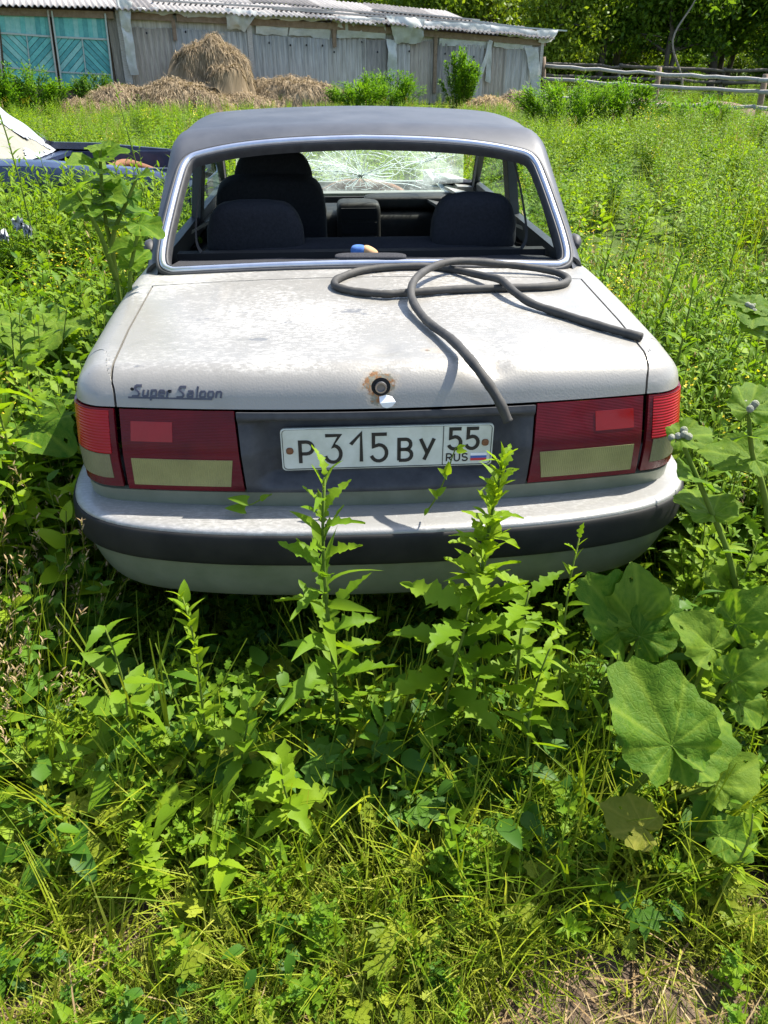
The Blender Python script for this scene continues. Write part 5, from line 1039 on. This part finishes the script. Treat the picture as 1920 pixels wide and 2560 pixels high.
def scatter(name, label, keys, P, rot, scl, idx, real=False):
    """one object of uncountable plants: points carrying rotation, scale and kind, instanced by geometry nodes"""
    c = bpy.data.collections.new(name + '_kit')
    for k in sorted(keys): c.objects.link(PROTO_OBJ[k])
    me = bpy.data.meshes.new(name); me.from_pydata(P.tolist(), [], [])
    a = me.attributes.new('prot', 'FLOAT_VECTOR', 'POINT'); a.data.foreach_set('vector', rot.astype(np.float32).ravel()); a = me.attributes.new('pscl', 'FLOAT', 'POINT'); a.data.foreach_set('value', scl.astype(np.float32)); a = me.attributes.new('pidx', 'INT', 'POINT'); a.data.foreach_set('value', idx.astype(np.int32))
    o = obj(name, me, kind='stuff', label=label)
    ng = bpy.data.node_groups.new(name, 'GeometryNodeTree'); ng.interface.new_socket('Geometry', in_out='INPUT', socket_type='NodeSocketGeometry'); ng.interface.new_socket('Geometry', in_out='OUTPUT', socket_type='NodeSocketGeometry')
    gi = ng.nodes.new('NodeGroupInput'); go = ng.nodes.new('NodeGroupOutput'); ci = ng.nodes.new('GeometryNodeCollectionInfo'); ci.inputs[0].default_value = c; ci.inputs[1].default_value = True; ci.inputs[2].default_value = True
    ip = ng.nodes.new('GeometryNodeInstanceOnPoints'); ip.inputs['Pick Instance'].default_value = True
    def na(nm, ty): n = ng.nodes.new('GeometryNodeInputNamedAttribute'); n.data_type = ty; n.inputs[0].default_value = nm; return n.outputs[0]
    L = ng.links.new; L(gi.outputs[0], ip.inputs['Points']); L(ci.outputs[0], ip.inputs['Instance']); L(na('pidx', 'INT'), ip.inputs['Instance Index']); L(na('prot', 'FLOAT_VECTOR'), ip.inputs['Rotation']); L(na('pscl', 'FLOAT'), ip.inputs['Scale']); 
    if real: rz_ = ng.nodes.new('GeometryNodeRealizeInstances'); L(ip.outputs[0], rz_.inputs[0]); L(rz_.outputs[0], go.inputs[0])
    else: L(ip.outputs[0], go.inputs[0])
    md = o.modifiers.new('scatter', 'NODES'); md.node_group = ng; return o
def incar(x, y, m=.06, M=CINV, y0=-.05, y1=4.75, hw=.84):
    q = np.stack([x, y, 0 * x, 1 + 0 * x], -1) @ np.array(M).T; return (np.abs(q[..., 0]) < hw + m) & (q[..., 1] > y0 - m) & (q[..., 1] < y1 + m)
C2I = (Matrix.Translation((-6.0, 6.35, .04)) @ Matrix.Rotation(-PI / 2 + .05, 4, 'Z')).inverted()
def fbm(x, y, s, seed): return np.array([mnoise.noise(Vector((float(a) * s, float(b) * s, seed))) for a, b in zip(x, y)])
def place(n, xr, yr, seed, margin=.06, wedge=.62, keep=None):
    r = np.random.default_rng(seed); x = r.uniform(*xr, n); y = r.uniform(*yr, n); k = ~incar(x, y, margin) & ~incar(x, y, .05, C2I, 0., 4.6, .8)
    if wedge: k &= np.abs(x) < wedge * y + .75
    x, y = x[k], y[k]
    if keep is not None: kk = keep(x, y, r); x, y = x[kk], y[kk]
    return x, y, r
def emit(name, label, keys, weights, x, y, r, smin, smax, tilt=.12, scale_fn=None, zoff=0., real=False):
    n = len(x); P = np.stack([x, y, ground(x, y) + zoff], 1); rot = np.stack([r.normal(0, tilt, n), r.normal(0, tilt, n), r.uniform(0, 6.28, n)], 1); s = r.uniform(smin, smax, n)
    if scale_fn is not None: s = s * scale_fn(x, y)
    w = np.array(weights, float); idx = r.choice(len(keys), n, p=w / w.sum()); return scatter(name, label, keys, P, rot, s, idx, real)
def shed_clear(x, y):
    d = np.array([SB.x - SA.x, SB.y - SA.y]); d /= np.linalg.norm(d); nrm = np.array([-d[1], d[0]]); return (np.stack([x - SA.x, y - SA.y], 1) @ nrm) < -.35
HEAPS = [(o.location.x, o.location.y) for o in bpy.data.objects if o.name.startswith('hay_heap')]
def offheap(x, y):
    k = np.ones(len(x), bool)
    for hx, hy in HEAPS: k &= ((x - hx) / 1.3) ** 2 + ((y - hy) / .9) ** 2 > 1
    return k
# meadow
FK = ['f00', 'f01', 'f02', 'f03', 'f04', 'f05', 'f06', 'f07']
x, y, r = place(8600, (-20, 20), (4.6, 29), 31, wedge=.85, keep=lambda x, y, r: shed_clear(x, y) & offheap(x, y) & ((x < 9) | (y < 23)))
emit('meadow_weeds', 'bright green meadow weeds and grass filling the yard behind the cars', FK, [5, 4, 3, .8, .5, 2, 2.6, 2.6], x, y, r, .85, 1.3, .14, lambda x, y: (1 - .45 * sstep(13, 21, y)) * (.9 + .4 * fbm(x, y, .35, 2.)))
x, y, r = place(3400, (-4.2, 4.4), (1.75, 4.9), 32, .10, keep=lambda x, y, r: (x > .8) | (x < -.8) | (y > 4.5))
emit('side_weeds', 'dense tall green weeds growing on both sides of the silver car', FK, [5, 4.5, 3.5, 1.6, 1.2, 2.4, 2.4, 2.2], x, y, r, .8, 1.2, .14, lambda x, y: .95 + .4 * fbm(x, y, .8, 5.) - .12 * incar(x, y, .25))
x, y, r = place(420, (-4.4, -1.0), (4.3, 5.7), 37, .10)
emit('tall_field_weeds', 'taller weeds hiding the flank of the blue wreck', ['f00', 'f01', 'f02', 'f06'], [4, 4, 2, 2], x, y, r, 1.2, 1.6, .12)
# weeds before the car
def hB(x, y): return np.where(incar(x, y, .0, y0=-.25), .62, .72 + .35 * sstep(.9, 1.45, y) + .35 * fbm(x, y, 1.3, 8.))
NK = ['n00', 'n01', 'n02', 'n03', 'n04', 'n05', 'n06', 'n08', 'n09', 'n10', 'n11', 'n12', 'n13', 'n14']
bare = lambda x, y: (((x - .48) / .24) ** 2 + ((y - .80) / .12) ** 2 < 1) | (fbm(x, y, 3.1, 17.) > .34)
r = np.random.default_rng(33); x = r.uniform(-1.9, 1.9, 3300); y = 1.02 + 1.03 * r.uniform(0, 1, 3300) ** .8; kq = (y > 1.28) | (r.uniform(0, 1, 3300) < (y - .95) / .33); x = x[kq]; y = y[kq]
emit('shade_weeds', 'leafy mixed weeds in the shade under the rear bumper', NK, [1.5, 2.0, 1.5, 2, 2.4, 1.1, 2.4, 1, 1.8, 2., 1.1, 1.2, 1., 0], x, y, r, .75, 1.15, .14, hB)
x, y, r = place(5600, (-1.4, 1.4), (.52, 1.32), 34, .0, keep=lambda x, y, r: ~bare(x, y) | (r.uniform(0, 1, len(x)) < .1))
emit('foreground_grass', 'short sunlit grass and small weeds in the foreground', NK, [9, 2.6, 1.0, 2.6, 1.6, .3, .8, .4, .1, .8, .05, 2.5, .05, 12], x, y, r, .5, 1.0, .14, lambda x, y: .54 + .40 * sstep(.65, 1.1, y) + .2 * fbm(x, y, 2.2, 3.), real=True)
x, y, r = place(420, (-1.5, 1.5), (.5, 1.5), 35, .0)
emit('dry_litter', 'scattered dry straw and dead stems on the bare soil', ['n07'], [1], x, y, r, .5, 1.2, .1)
# tall rank grass on the left of the bumper
x, y, r = place(560, (-1.75, -.86), (1.2, 1.95), 36, .02)
emit('rank_grass', 'long dark grass beside the left end of the bumper', ['f05', 'f07', 'n01', 'f03', 'n12'], [2, 3.5, 3, .8, 2], x, y, r, .6, .95, .2)
# sunlit grass beyond the pale fence
r = np.random.default_rng(38); x = r.uniform(5.5, 26, 1500); y = r.uniform(28.5, 46, 1500)
emit('grass_under_trees', 'sunlit grass growing beyond the fence under the trees', ['f07', 'f00', 'f06'], [4, 1, 1], x, y, r, .7, 1.2, .12)
for i_, tm in enumerate(TM):
    PROTO_OBJ['w%d' % i_] = None
def wood_proto(i_):
    a, b = TM[i_]; c = bpy.data.meshes.new('wood_tree'); V = []; F = []; mi = []; T = []
    for k, me in enumerate((a, b)):
        o = len(V); V += [tuple(v.co) for v in me.vertices]; F += [tuple(x + o for x in p.vertices) for p in me.polygons]; mi += [k] * len(me.polygons); T += [d.value for d in me.attributes['tint'].data]
    c.from_pydata(V, [], F); c.materials.append(a.materials[0]); c.materials.append(b.materials[0]); c.polygons.foreach_set('material_index', np.array(mi, np.int32)); at_ = c.attributes.new('tint', 'FLOAT', 'POINT'); at_.data.foreach_set('value', np.array(T, np.float32)); PROTO_OBJ['w%d' % i_] = bpy.data.objects.new('w%d' % i_, c)
for i_ in (1, 2): wood_proto(i_)
r = np.random.default_rng(39); x = r.uniform(-40, 55, 150); y = r.uniform(50, 72, 150)
emit('far_wood', 'dense green wood closing the view far behind the fence', ['w1', 'w2'], [1, 1], x, y, r, 1.0, 1.5, .03)
r = np.random.default_rng(40); x = r.uniform(2, 45, 60); y = r.uniform(46, 50, 60)
emit('wood_edge', 'low bushes along the edge of the far wood', ['w1', 'w2'], [1, 1.5], x, y, r, .30, .45, .03, zoff=-.75)
# rank leafy growth hugging the car's flanks
x, y, r = place(300, (-1.95, -.84), (1.78, 3.6), 41, .05); 
emit('left_flank_weeds', 'rank leafy weeds pressed against the left flank of the silver car', ['f01', 'f02', 'f03', 'f06'], [3, 3, 2, 4], x, y, r, 1.15, 1.5, .16)
x, y, r = place(330, (.84, 1.9), (1.45, 3.4), 42, .06); 
emit('right_flank_weeds', 'rank leafy weeds pressed against the right flank of the silver car', ['f00', 'f01', 'f02', 'f06'], [3, 3, 3, 3], x, y, r, .9, 1.25, .16)
# ================================================================== single plants one can point at
_lm = {}
def LM(kind, mat):
    if (kind, mat) not in _lm:
        mb = MB(); lf = LF[kind]; mb.add(lf[0], lf[1], 0, True, .5); _lm[(kind, mat)] = mb.mesh('leaf', mat)
    return _lm[(kind, mat)]
for i_, (dr_, tw_, sd_) in enumerate(((.05, .5, .12), (.45, -.6, -.10), (.85, .3, .06), (.3, 1.0, -.15))):
    LF['thistle%d' % i_] = leaf('lance', 1, .40 + .04 * i_, 19, .35, dr_, tooth=.26, lobes=3.7 + .5 * i_, wave=.014, seed=i_, twist=tw_, side=sd_); LF['lance%d' % (i_ + 5)] = leaf('lance', 1, .22, 7, .3, dr_, tooth=.08, twist=tw_, side=sd_)
    LF['lobed%d' % i_] = leaf('lance', 1, .62, 15, .2, dr_, lobes=3.2 + .4 * i_, twist=tw_ * .6, side=sd_); LF['tooth%d' % i_] = leaf('lance', 1, .44, 12, .2, dr_, tooth=.20, twist=tw_ * .6, side=sd_)
VAR = {'thistle': ['thistle%d' % i for i in range(4)], 'lance': ['lance%d' % i for i in range(5, 9)], 'lobed': ['lobed%d' % i for i in range(4)], 'tooth': ['tooth%d' % i for i in range(4)]}
LF['thistle_big'] = leaf('lance', 1, .46, 23, .25, .30, tooth=.22, lobes=4.6, wave=.010, seed=3)
def hero(name, label, cat, x, y, H, n, kinds, L, mat, seed, lean=(0, 0), el=(1.0, .1), stemr=.005, top=.35, start=.15, prof=None, group=None, opp=False, tcur=.9):
    r = np.random.default_rng(seed); o = thing(name, label, cat, (x, y, gz(x, y)), 0, group)
    P = np.array([[lean[0] * t_ ** 1.5 + .018 * t_ * math.sin(5 * t_ + seed), lean[1] * t_ ** 1.5 + .008 * math.sin(5 * t_ + 2 * seed), H * t_ - .02] for t_ in lin(0, 1, 9)]); mb = MB(); tube(mb, P, np.linspace(stemr, stemr * .45, 9), 7); mb.build('stem', 'stem_green', o); az = r.uniform(0, 6)
    for i in range(n):
        t_ = start + (1 - start) * (i / (n - 1)) ** tcur; p = [np.interp(t_, lin(0, 1, 9), P[:, k]) for k in range(3)]; az += 2.4 if not opp else (PI if i % 2 else PI / 2)
        s = L * (np.interp(t_, *prof) if prof else np.interp(t_, [0, .3, .65, 1], [.75, 1, .8, top])) * r.uniform(.8, 1.2); e = el[1] + (el[0] - el[1]) * t_ + r.normal(0, .15); R, T = orient(p, az + r.normal(0, .2), e, r.normal(0, .3), s)
        M = Matrix(R.tolist()).to_4x4(); M.translation = Vector(p); kd = kinds[i % len(kinds)]; kd = VAR[kd][int(r.integers(4))] if kd in VAR else kd; obj('leaf', LM(kd, mat), o, M)
    return o
HW = 'weeds standing up in front of the rear bumper'
hero('thistle_weed', 'tall sow thistle weed standing before the number plate, left of centre', 'weed', -.115, 1.34, .85, 46, ['thistle', 'thistle', 'lance'], .15, 'leaf_field', 1, (.0, .03), (1.15, .0), .0065, .42, .22, group=HW)
hero('feathery_weed', 'feathery topped weed rising in front of the right lamp', 'weed', .215, 1.37, .88, 70, ['lobed', 'lance'], .095, 'leaf_lime', 2, (.015, .02), (1.2, .2), .006, .5, .55, ([0, .6, .8, 1], [1, 1, .75, .5]), HW)
hero('mugwort_weed', 'wide spreading weed with large jagged leaves under the bumper right of centre', 'weed', .145, 1.33, .56, 16, ['thistle_big'], .20, 'leaf_field', 3, (.02, .0), (.55, .0), .006, .7, .45, group=HW)
hero('mugwort_weed', 'jagged leaved weed directly left of the wheel gap under the bumper', 'weed', .30, 1.36, .58, 14, ['thistle_big'], .17, 'leaf_field', 13, (.03, .0), (.6, .0), .006, .7, .5, group=HW)
hero('lime_shoot', 'narrow yellow green shoot below the left tail lamp', 'weed', -.405, 1.28, .62, 44, ['lance', 'oval'], .06, 'leaf_lime', 4, (-.02, .0), (1.2, .5), .004, .75, .3, group=HW)
hero('nettle', 'nettle with toothed leaves below the left end of the bumper', 'nettle', -.60, 1.27, .55, 18, ['tooth'], .13, 'leaf_field', 5, (.02, 0), (.5, -.15), .004, .4, .25, group=HW, opp=True)
hero('nettle', 'small toothed nettle in the grass left of the foreground middle', 'nettle', -.33, .98, .22, 12, ['tooth'], .085, 'leaf_lime', 6, (.01, 0), (.5, -.1), .003, .5, .3, opp=True)
hero('slender_weed', 'slender upright weed at the right part of the bumper', 'weed', .405, 1.36, .70, 22, ['lance', 'lobed'], .075, 'leaf_lime', 7, (.02, .02), (1.1, .3), .004, .5, .4, group=HW)
hero('pinnate_weed', 'bright pinnate weed in the dark gap below the bumper right', 'weed', .325, 1.22, .53, 22, ['lance', 'tooth'], .09, 'leaf_lime', 8, (.01, .0), (.9, .1), .004, .5, .5, group=HW)
hero('tansy_weed', 'feathery tansy beside the left rear fender', 'weed', -.985, 1.86, .82, 26, ['lobed', 'thistle'], .15, 'leaf_lime', 9, (-.05, .03), (.9, .2), .006, .5, .4)
hero('tansy_weed', 'tall tansy at the left picture edge next to the bumper', 'weed', -1.05, 1.68, .52, 18, ['lobed', 'thistle'], .14, 'leaf_field', 10, (-.05, .0), (.8, .1), .005, .5, .3)
hero('spindly_weed', 'spindly tall weed stalk in front of the blue wreck windscreen', 'weed', Wy(25, 300, 4.2).x, 4.2, 1.42, 40, ['lance2'], .10, 'leaf_field', 11, (-.05, .0), (.9, .3), .007, .5, .35)
hero('spindly_weed', 'thin tall weed stalk between the blue wreck and the silver car roof', 'weed', Wy(345, 300, 4.9).x, 4.9, 1.42, 34, ['lance2'], .08, 'leaf_field', 12, (-.08, .0), (1.1, .4), .006, .6, .3)
for i, (u_, v_, y_, H, k, l, mt, lb) in enumerate([(1700, 1500, 1.42, .52, ['lobed', 'lance'], .12, 'leaf_deep', 'dark feathery weed at the right end of the bumper'), (1830, 1420, 1.5, .62, ['thistle'], .14, 'leaf_field', 'jagged weed near the burdock stalks on the right'), (1880, 1980, .98, .32, ['lance'], .07, 'leaf_lime', 'fine leaved weed at the lower right picture edge'), (1120, 1900, 1.0, .30, ['oval'], .07, 'leaf_field', 'oval leaved weed in the middle foreground'), (690, 1800, 1.1, .34, ['lobed', 'tooth'], .11, 'leaf_lime', 'lobed leafy weed left of centre below the bumper'), (300, 1900, 1.0, .26, ['palm'], .06, 'leaf_lime', 'small buttercup like weed in the left foreground'), (930, 1650, 1.2, .36, ['tooth'], .10, 'leaf_deep', 'dark toothed weed under the middle of the bumper'), (560, 1620, 1.2, .40, ['tooth', 'oval'], .10, 'leaf_field', 'broad leaved weed below the left bumper half'), (1530, 1560, 1.3, .45, ['lance'], .09, 'leaf_field', 'lance leaved weed before the right bumper end')]):
    q = Wy(u_, v_, y_); hero('leafy_weed', lb, 'weed', q.x, y_, H, 16, k, l, mt, 40 + i, (.02, .0), (.9, .1), .004, .5, .25)
for i, (u_, y_, lb) in enumerate([(1490, 3.4, 'tall leafy stalk beside the right rear window pillar'), (1560, 3.9, 'tall leafy stalk in the field right of the roof'), (1640, 3.0, 'tall leafy stalk right of the trunk'), (1780, 3.3, 'tall leafy stalk in the right field'), (1700, 2.5, 'leafy stalk among yellow flowers right of the tail')]):
    q = Wy(u_, 700, y_); hero('field_weed', lb, 'weed', q.x, y_, .95, 34, ['lance'], .12, 'leaf_field', 70 + i, (.06, .0), (1., .2), .006, .5, .25)
# climbing sprigs at the plate and on the bumper
def sprig(name, label, px, leaves, seed):
    P = [Wy(*q) for q in px]; o = thing(name, label, 'vine', tuple(P[0])); b = Vector(P[0]); mb = MB(); C = catmull([tuple(p - b) for p in P], 6); tube(mb, C, np.linspace(.0022, .0012, len(C)), 5); mb.build('stem', 'stem_green', o)
    for (u0, v0, u1, v1, y_, k, mt) in leaves: obj('leaf', LM(k, mt), o, look(Wy(u0, v0, y_) - b, Wy(u1, v1, y_ - .01) - b, (0, -.7, .7)))
sprig('bindweed_vine', 'thin vine sprig climbing in front of the plate corner', [(1062, 1285, 1.585), (1090, 1245, 1.575), (1115, 1190, 1.57), (1140, 1120, 1.57), (1158, 1122, 1.565)], [(1070, 1270, 1060, 1290, 1.58, 'oval', 'leaf_field'), (1095, 1240, 1075, 1222, 1.57, 'arrow', 'leaf_field'), (1090, 1238, 1112, 1218, 1.57, 'oval', 'leaf_field'), (1118, 1190, 1098, 1170, 1.565, 'arrow', 'leaf_field'), (1118, 1188, 1122, 1158, 1.565, 'oval', 'leaf_lime'), (1143, 1120, 1162, 1112, 1.56, 'oval', 'leaf_lime'), (1140, 1128, 1168, 1126, 1.56, 'oval', 'leaf_lime')], 1)
sprig('bindweed_vine', 'two heart shaped vine leaves on the bumper below the left lamp', [(680, 1235, 1.645), (650, 1250, 1.635), (625, 1262, 1.625), (600, 1262, 1.62)], [(618, 1252, 568, 1243, 1.615, 'arrow', 'leaf_field'), (612, 1272, 560, 1268, 1.61, 'arrow', 'leaf_field'), (650, 1250, 668, 1236, 1.63, 'oval', 'leaf_field')], 2)
# burdock
def bur_leaf(seed, na=72, nr=12):
    r = np.random.default_rng(seed); ph = lin(-172, 172, na + 1); rr = np.interp(np.abs(ph), [0, 15, 40, 70, 100, 130, 155, 172], [1., .93, .74, .58, .50, .45, .36, .16]); pr = np.radians(ph)
    rr = rr * (1 + .045 * np.sin(pr * 9 + seed) + .03 * np.sin(pr * 17 + 2 * seed) + .02 * r.normal(size=na + 1)); V = []; T = []
    spoke = [i for i in range(na + 1) if i % 8 == 4 or i == na // 2]
    for k in range(nr + 1):
        q = (k / nr) ** .85
        for i in range(na + 1):
            x, y = q * rr[i] * math.sin(pr[i]), q * rr[i] * math.cos(pr[i]); wv = .07 * q ** 2.2 * math.sin(5 * pr[i] + seed * 2) + .05 * mnoise.noise(Vector((x * 3, y * 3, seed))) + .022 * mnoise.noise(Vector((x * 9, y * 9, seed + 5.)))
            V.append((x, y, wv + .018 * abs(math.sin((i - 4) * PI / 8)) * min(1, 3 * q) * (1 - .5 * q) + .18 * abs(x) - .20 * max(y, 0) ** 2)); T.append((.98 if i in spoke else .50 + .10 * r.normal()) * 1. - .0 * q)
    m_ = na + 1; F = gridfaces(nr + 1, m_)
    F = [f for f in F if not any(math.hypot(V[f[0]][0] - hx, V[f[0]][1] - hy) < hr for hx, hy, hr in HOLES[seed % 3])]
    return np.array(V), F, np.clip(np.array(T), 0, 1)
HOLES = [[(.22, .35, .035), (-.2, .5, .03), (.1, -.15, .03)], [(-.25, .2, .045), (.12, .6, .025)], [(.3, .1, .03), (-.1, .7, .04), (-.33, -.05, .04)]]
BL = [bur_leaf(s) for s in (1, 2, 3)]; _bm = {}
def BM(k, mat):
    if (k, mat) not in _bm: mb = MB(); mb.add(BL[k][0], BL[k][1], 0, True, BL[k][2]); _bm[(k, mat)] = mb.mesh('leaf', mat)
    return _bm[(k, mat)]
simple('bur_grey', (.30, .30, .24), (.16, .18, .10), 120, .95, bmp=1., dist=.01)
def burdock(label, base, leaves=(), stalks=(), ring_=None, seed=0, mat='leaf_burdock'):
    r = np.random.default_rng(seed); g = gz(*base); b = Vector((base[0], base[1], g)); o = thing('burdock', label, 'burdock', tuple(b))
    def put(P, Tt, up, mt):
        P = Vector(P) - b; Tt = Vector(Tt) - b; k = int(r.integers(3)); lf = obj('leaf', BM(k, mt), o, look(P, Tt, up)); mb = MB(); Q = catmull([(0, 0, -.02), tuple(P * .55 + Vector((0, 0, -.05 * P.length))), tuple(P)], 5); tube(mb, Q, np.linspace(.007, .004, len(Q)), 6); mb.build('petiole', 'stem_green', o)
    for (u0, v0, y0, u1, v1, y1, *mt) in leaves: put(Wy(u0, v0, y0), Wy(u1, v1, y1), (0, -.55, .83), mt[0] if mt else mat)
    if ring_:
        n, R, h, L = ring_
        for i in range(n):
            a = i * 2.4 + r.normal(0, .3); rad = R * r.uniform(.4, 1); hh = h * r.uniform(.45, 1.05); P = b + Vector((math.cos(a) * rad, math.sin(a) * rad, hh)); l = L * r.uniform(.6, 1.1); Tt = P + Vector((math.cos(a + r.normal(0, .4)), math.sin(a + r.normal(0, .4)), r.uniform(-.5, .35))).normalized() * l; put(P, Tt, (r.normal(0, .25), r.normal(-.2, .25), 1), mat)
    for pts, lv, head in stalks:
        P = [Wy(*q) - b for q in pts]; mb = MB(); C = catmull([tuple(p) for p in P], 6); tube(mb, C, np.linspace(.009, .0045, len(C)), 7); mb.build('stalk', 'stem_green', o)
        e = P[-1]
        for k in range(lv):
            t_ = .45 + .55 * (k + 1) / lv; p = Vector(C[int(t_ * (len(C) - 1))]); a = k * 2.3 + seed; l = r.uniform(.08, .13) * (1.25 - .5 * t_); lf = obj('leaf', BM(k % 3, mat), o, look(p, p + Vector((math.cos(a), math.sin(a), r.uniform(-.2, .8))).normalized() * l, (0, -.4, 1)))
        if head:
            mb = MB()
            for k in range(6): squad(mb, tuple(e + Vector(r.normal(0, .010, 3))), (.017,) * 3, 1., 7, 9)
            mb.build('bur_head', 'bur_grey', o)
burdock('tall burdock with thick stalks left of the rear window', (-1.30, 2.62), stalks=[([(320, 900, 2.62), (283, 640, 2.6), (266, 561, 2.58), (254, 456, 2.58), (250, 372, 2.58)], 7, False), ([(290, 700, 2.6), (282, 594, 2.58), (310, 520, 2.6), (340, 450, 2.62)], 3, False), ([(290, 700, 2.55), (252, 591, 2.5), (215, 520, 2.48), (192, 480, 2.45)], 3, False), ([(330, 800, 2.5), (325, 686, 2.48), (350, 561, 2.5)], 3, False)], ring_=(16, .34, .66, .25), seed=1)
burdock('big leaved burdock low beside the left rear fender', (-1.18, 2.12), ring_=(20, .30, .66, .24), seed=2); burdock('burdock rosette at the left picture edge', (-1.62, 2.30), ring_=(13, .32, .62, .20), seed=3)
burdock('burdock leaves in the shade left of the silver car door', (-1.15, 3.0), ring_=(13, .30, .72, .28), seed=4)
burdock('burdock with a huge drooping leaf in the right foreground', (.52, 1.22), leaves=[(1678, 1863, 1.06, 1580, 1640, 1.18), (1690, 1870, 1.08, 1835, 1790, 1.14), (1610, 2070, .99, 1510, 2010, 1.02, 'leaf_yellow'), (1800, 2090, 1.02, 1905, 2120, 1.0), (1790, 1960, 1.1, 1900, 1900, 1.12)], seed=5)
burdock('burdock at the right picture edge with upright leaves', (.72, 1.40), leaves=[(1830, 1700, 1.25, 1925, 1640, 1.25), (1850, 1760, 1.22, 1930, 1800, 1.2), (1780, 1620, 1.3, 1700, 1540, 1.32), (1840, 1560, 1.36, 1920, 1480, 1.36)], seed=6)
burdock('burdock leaf fan under the right end of the bumper', (.50, 1.42), leaves=[(1560, 1570, 1.38, 1480, 1440, 1.40), (1590, 1560, 1.38, 1600, 1420, 1.42), (1600, 1590, 1.36, 1690, 1480, 1.40)], seed=7)
burdock('burdock stalk with grey bur head beside the right tail lamp', (.80, 1.52), stalks=[([(1860, 1640, 1.5), (1830, 1420, 1.5), (1770, 1260, 1.5), (1700, 1095, 1.5)], 3, True)], leaves=[(1850, 1500, 1.5, 1790, 1420, 1.5)], seed=8)
burdock('burdock stalk with bur head at the right picture edge', (.93, 1.56), stalks=[([(1935, 1500, 1.56), (1915, 1260, 1.56), (1880, 1130, 1.56), (1872, 1028, 1.56)], 3, True)], seed=9)
burdock('pale burdock top right of the trunk in the field', (1.22, 2.25), stalks=[([(1935, 1050, 2.2), (1925, 880, 2.2), (1895, 790, 2.2), (1872, 765, 2.2)], 6, True)], ring_=(8, .28, .45, .26), seed=10)
burdock('broad burdock leaves right of the trunk lid', (1.08, 2.62), ring_=(9, .26, .50, .28), seed=11); burdock('dark burdock patch in the right field', (1.85, 3.3), ring_=(10, .32, .6, .3), seed=12)
# white rags in the weeds on the left
for i, (u_, v_, y_, s_, lb) in enumerate([(45, 560, 3.6, .025, 'white crumpled plastic scrap in the weeds at the left edge'), (8, 590, 3.5, .02, 'small white plastic scrap lowest at the left edge'), (68, 575, 3.55, .018, 'tiny white plastic scrap right of the bigger scraps')]):
    q = Wy(u_, v_, y_); mb = MB(); n = 7; V = [(q.x + (a - .5) * s_ * 2, q.y + .03 * mnoise.noise(Vector((a * 5, b * 5, i))), q.z + (b - .5) * s_ * 1.6 + .04 * mnoise.noise(Vector((a * 4 + 3, b * 4, i)))) for a in lin(0, 1, n) for b in lin(0, 1, n)]; mb.add(V, gridfaces(n, n)); tag(mb.build('plastic_scrap', 'foil_white'), lb, 'scrap', 'white scraps in the weeds')
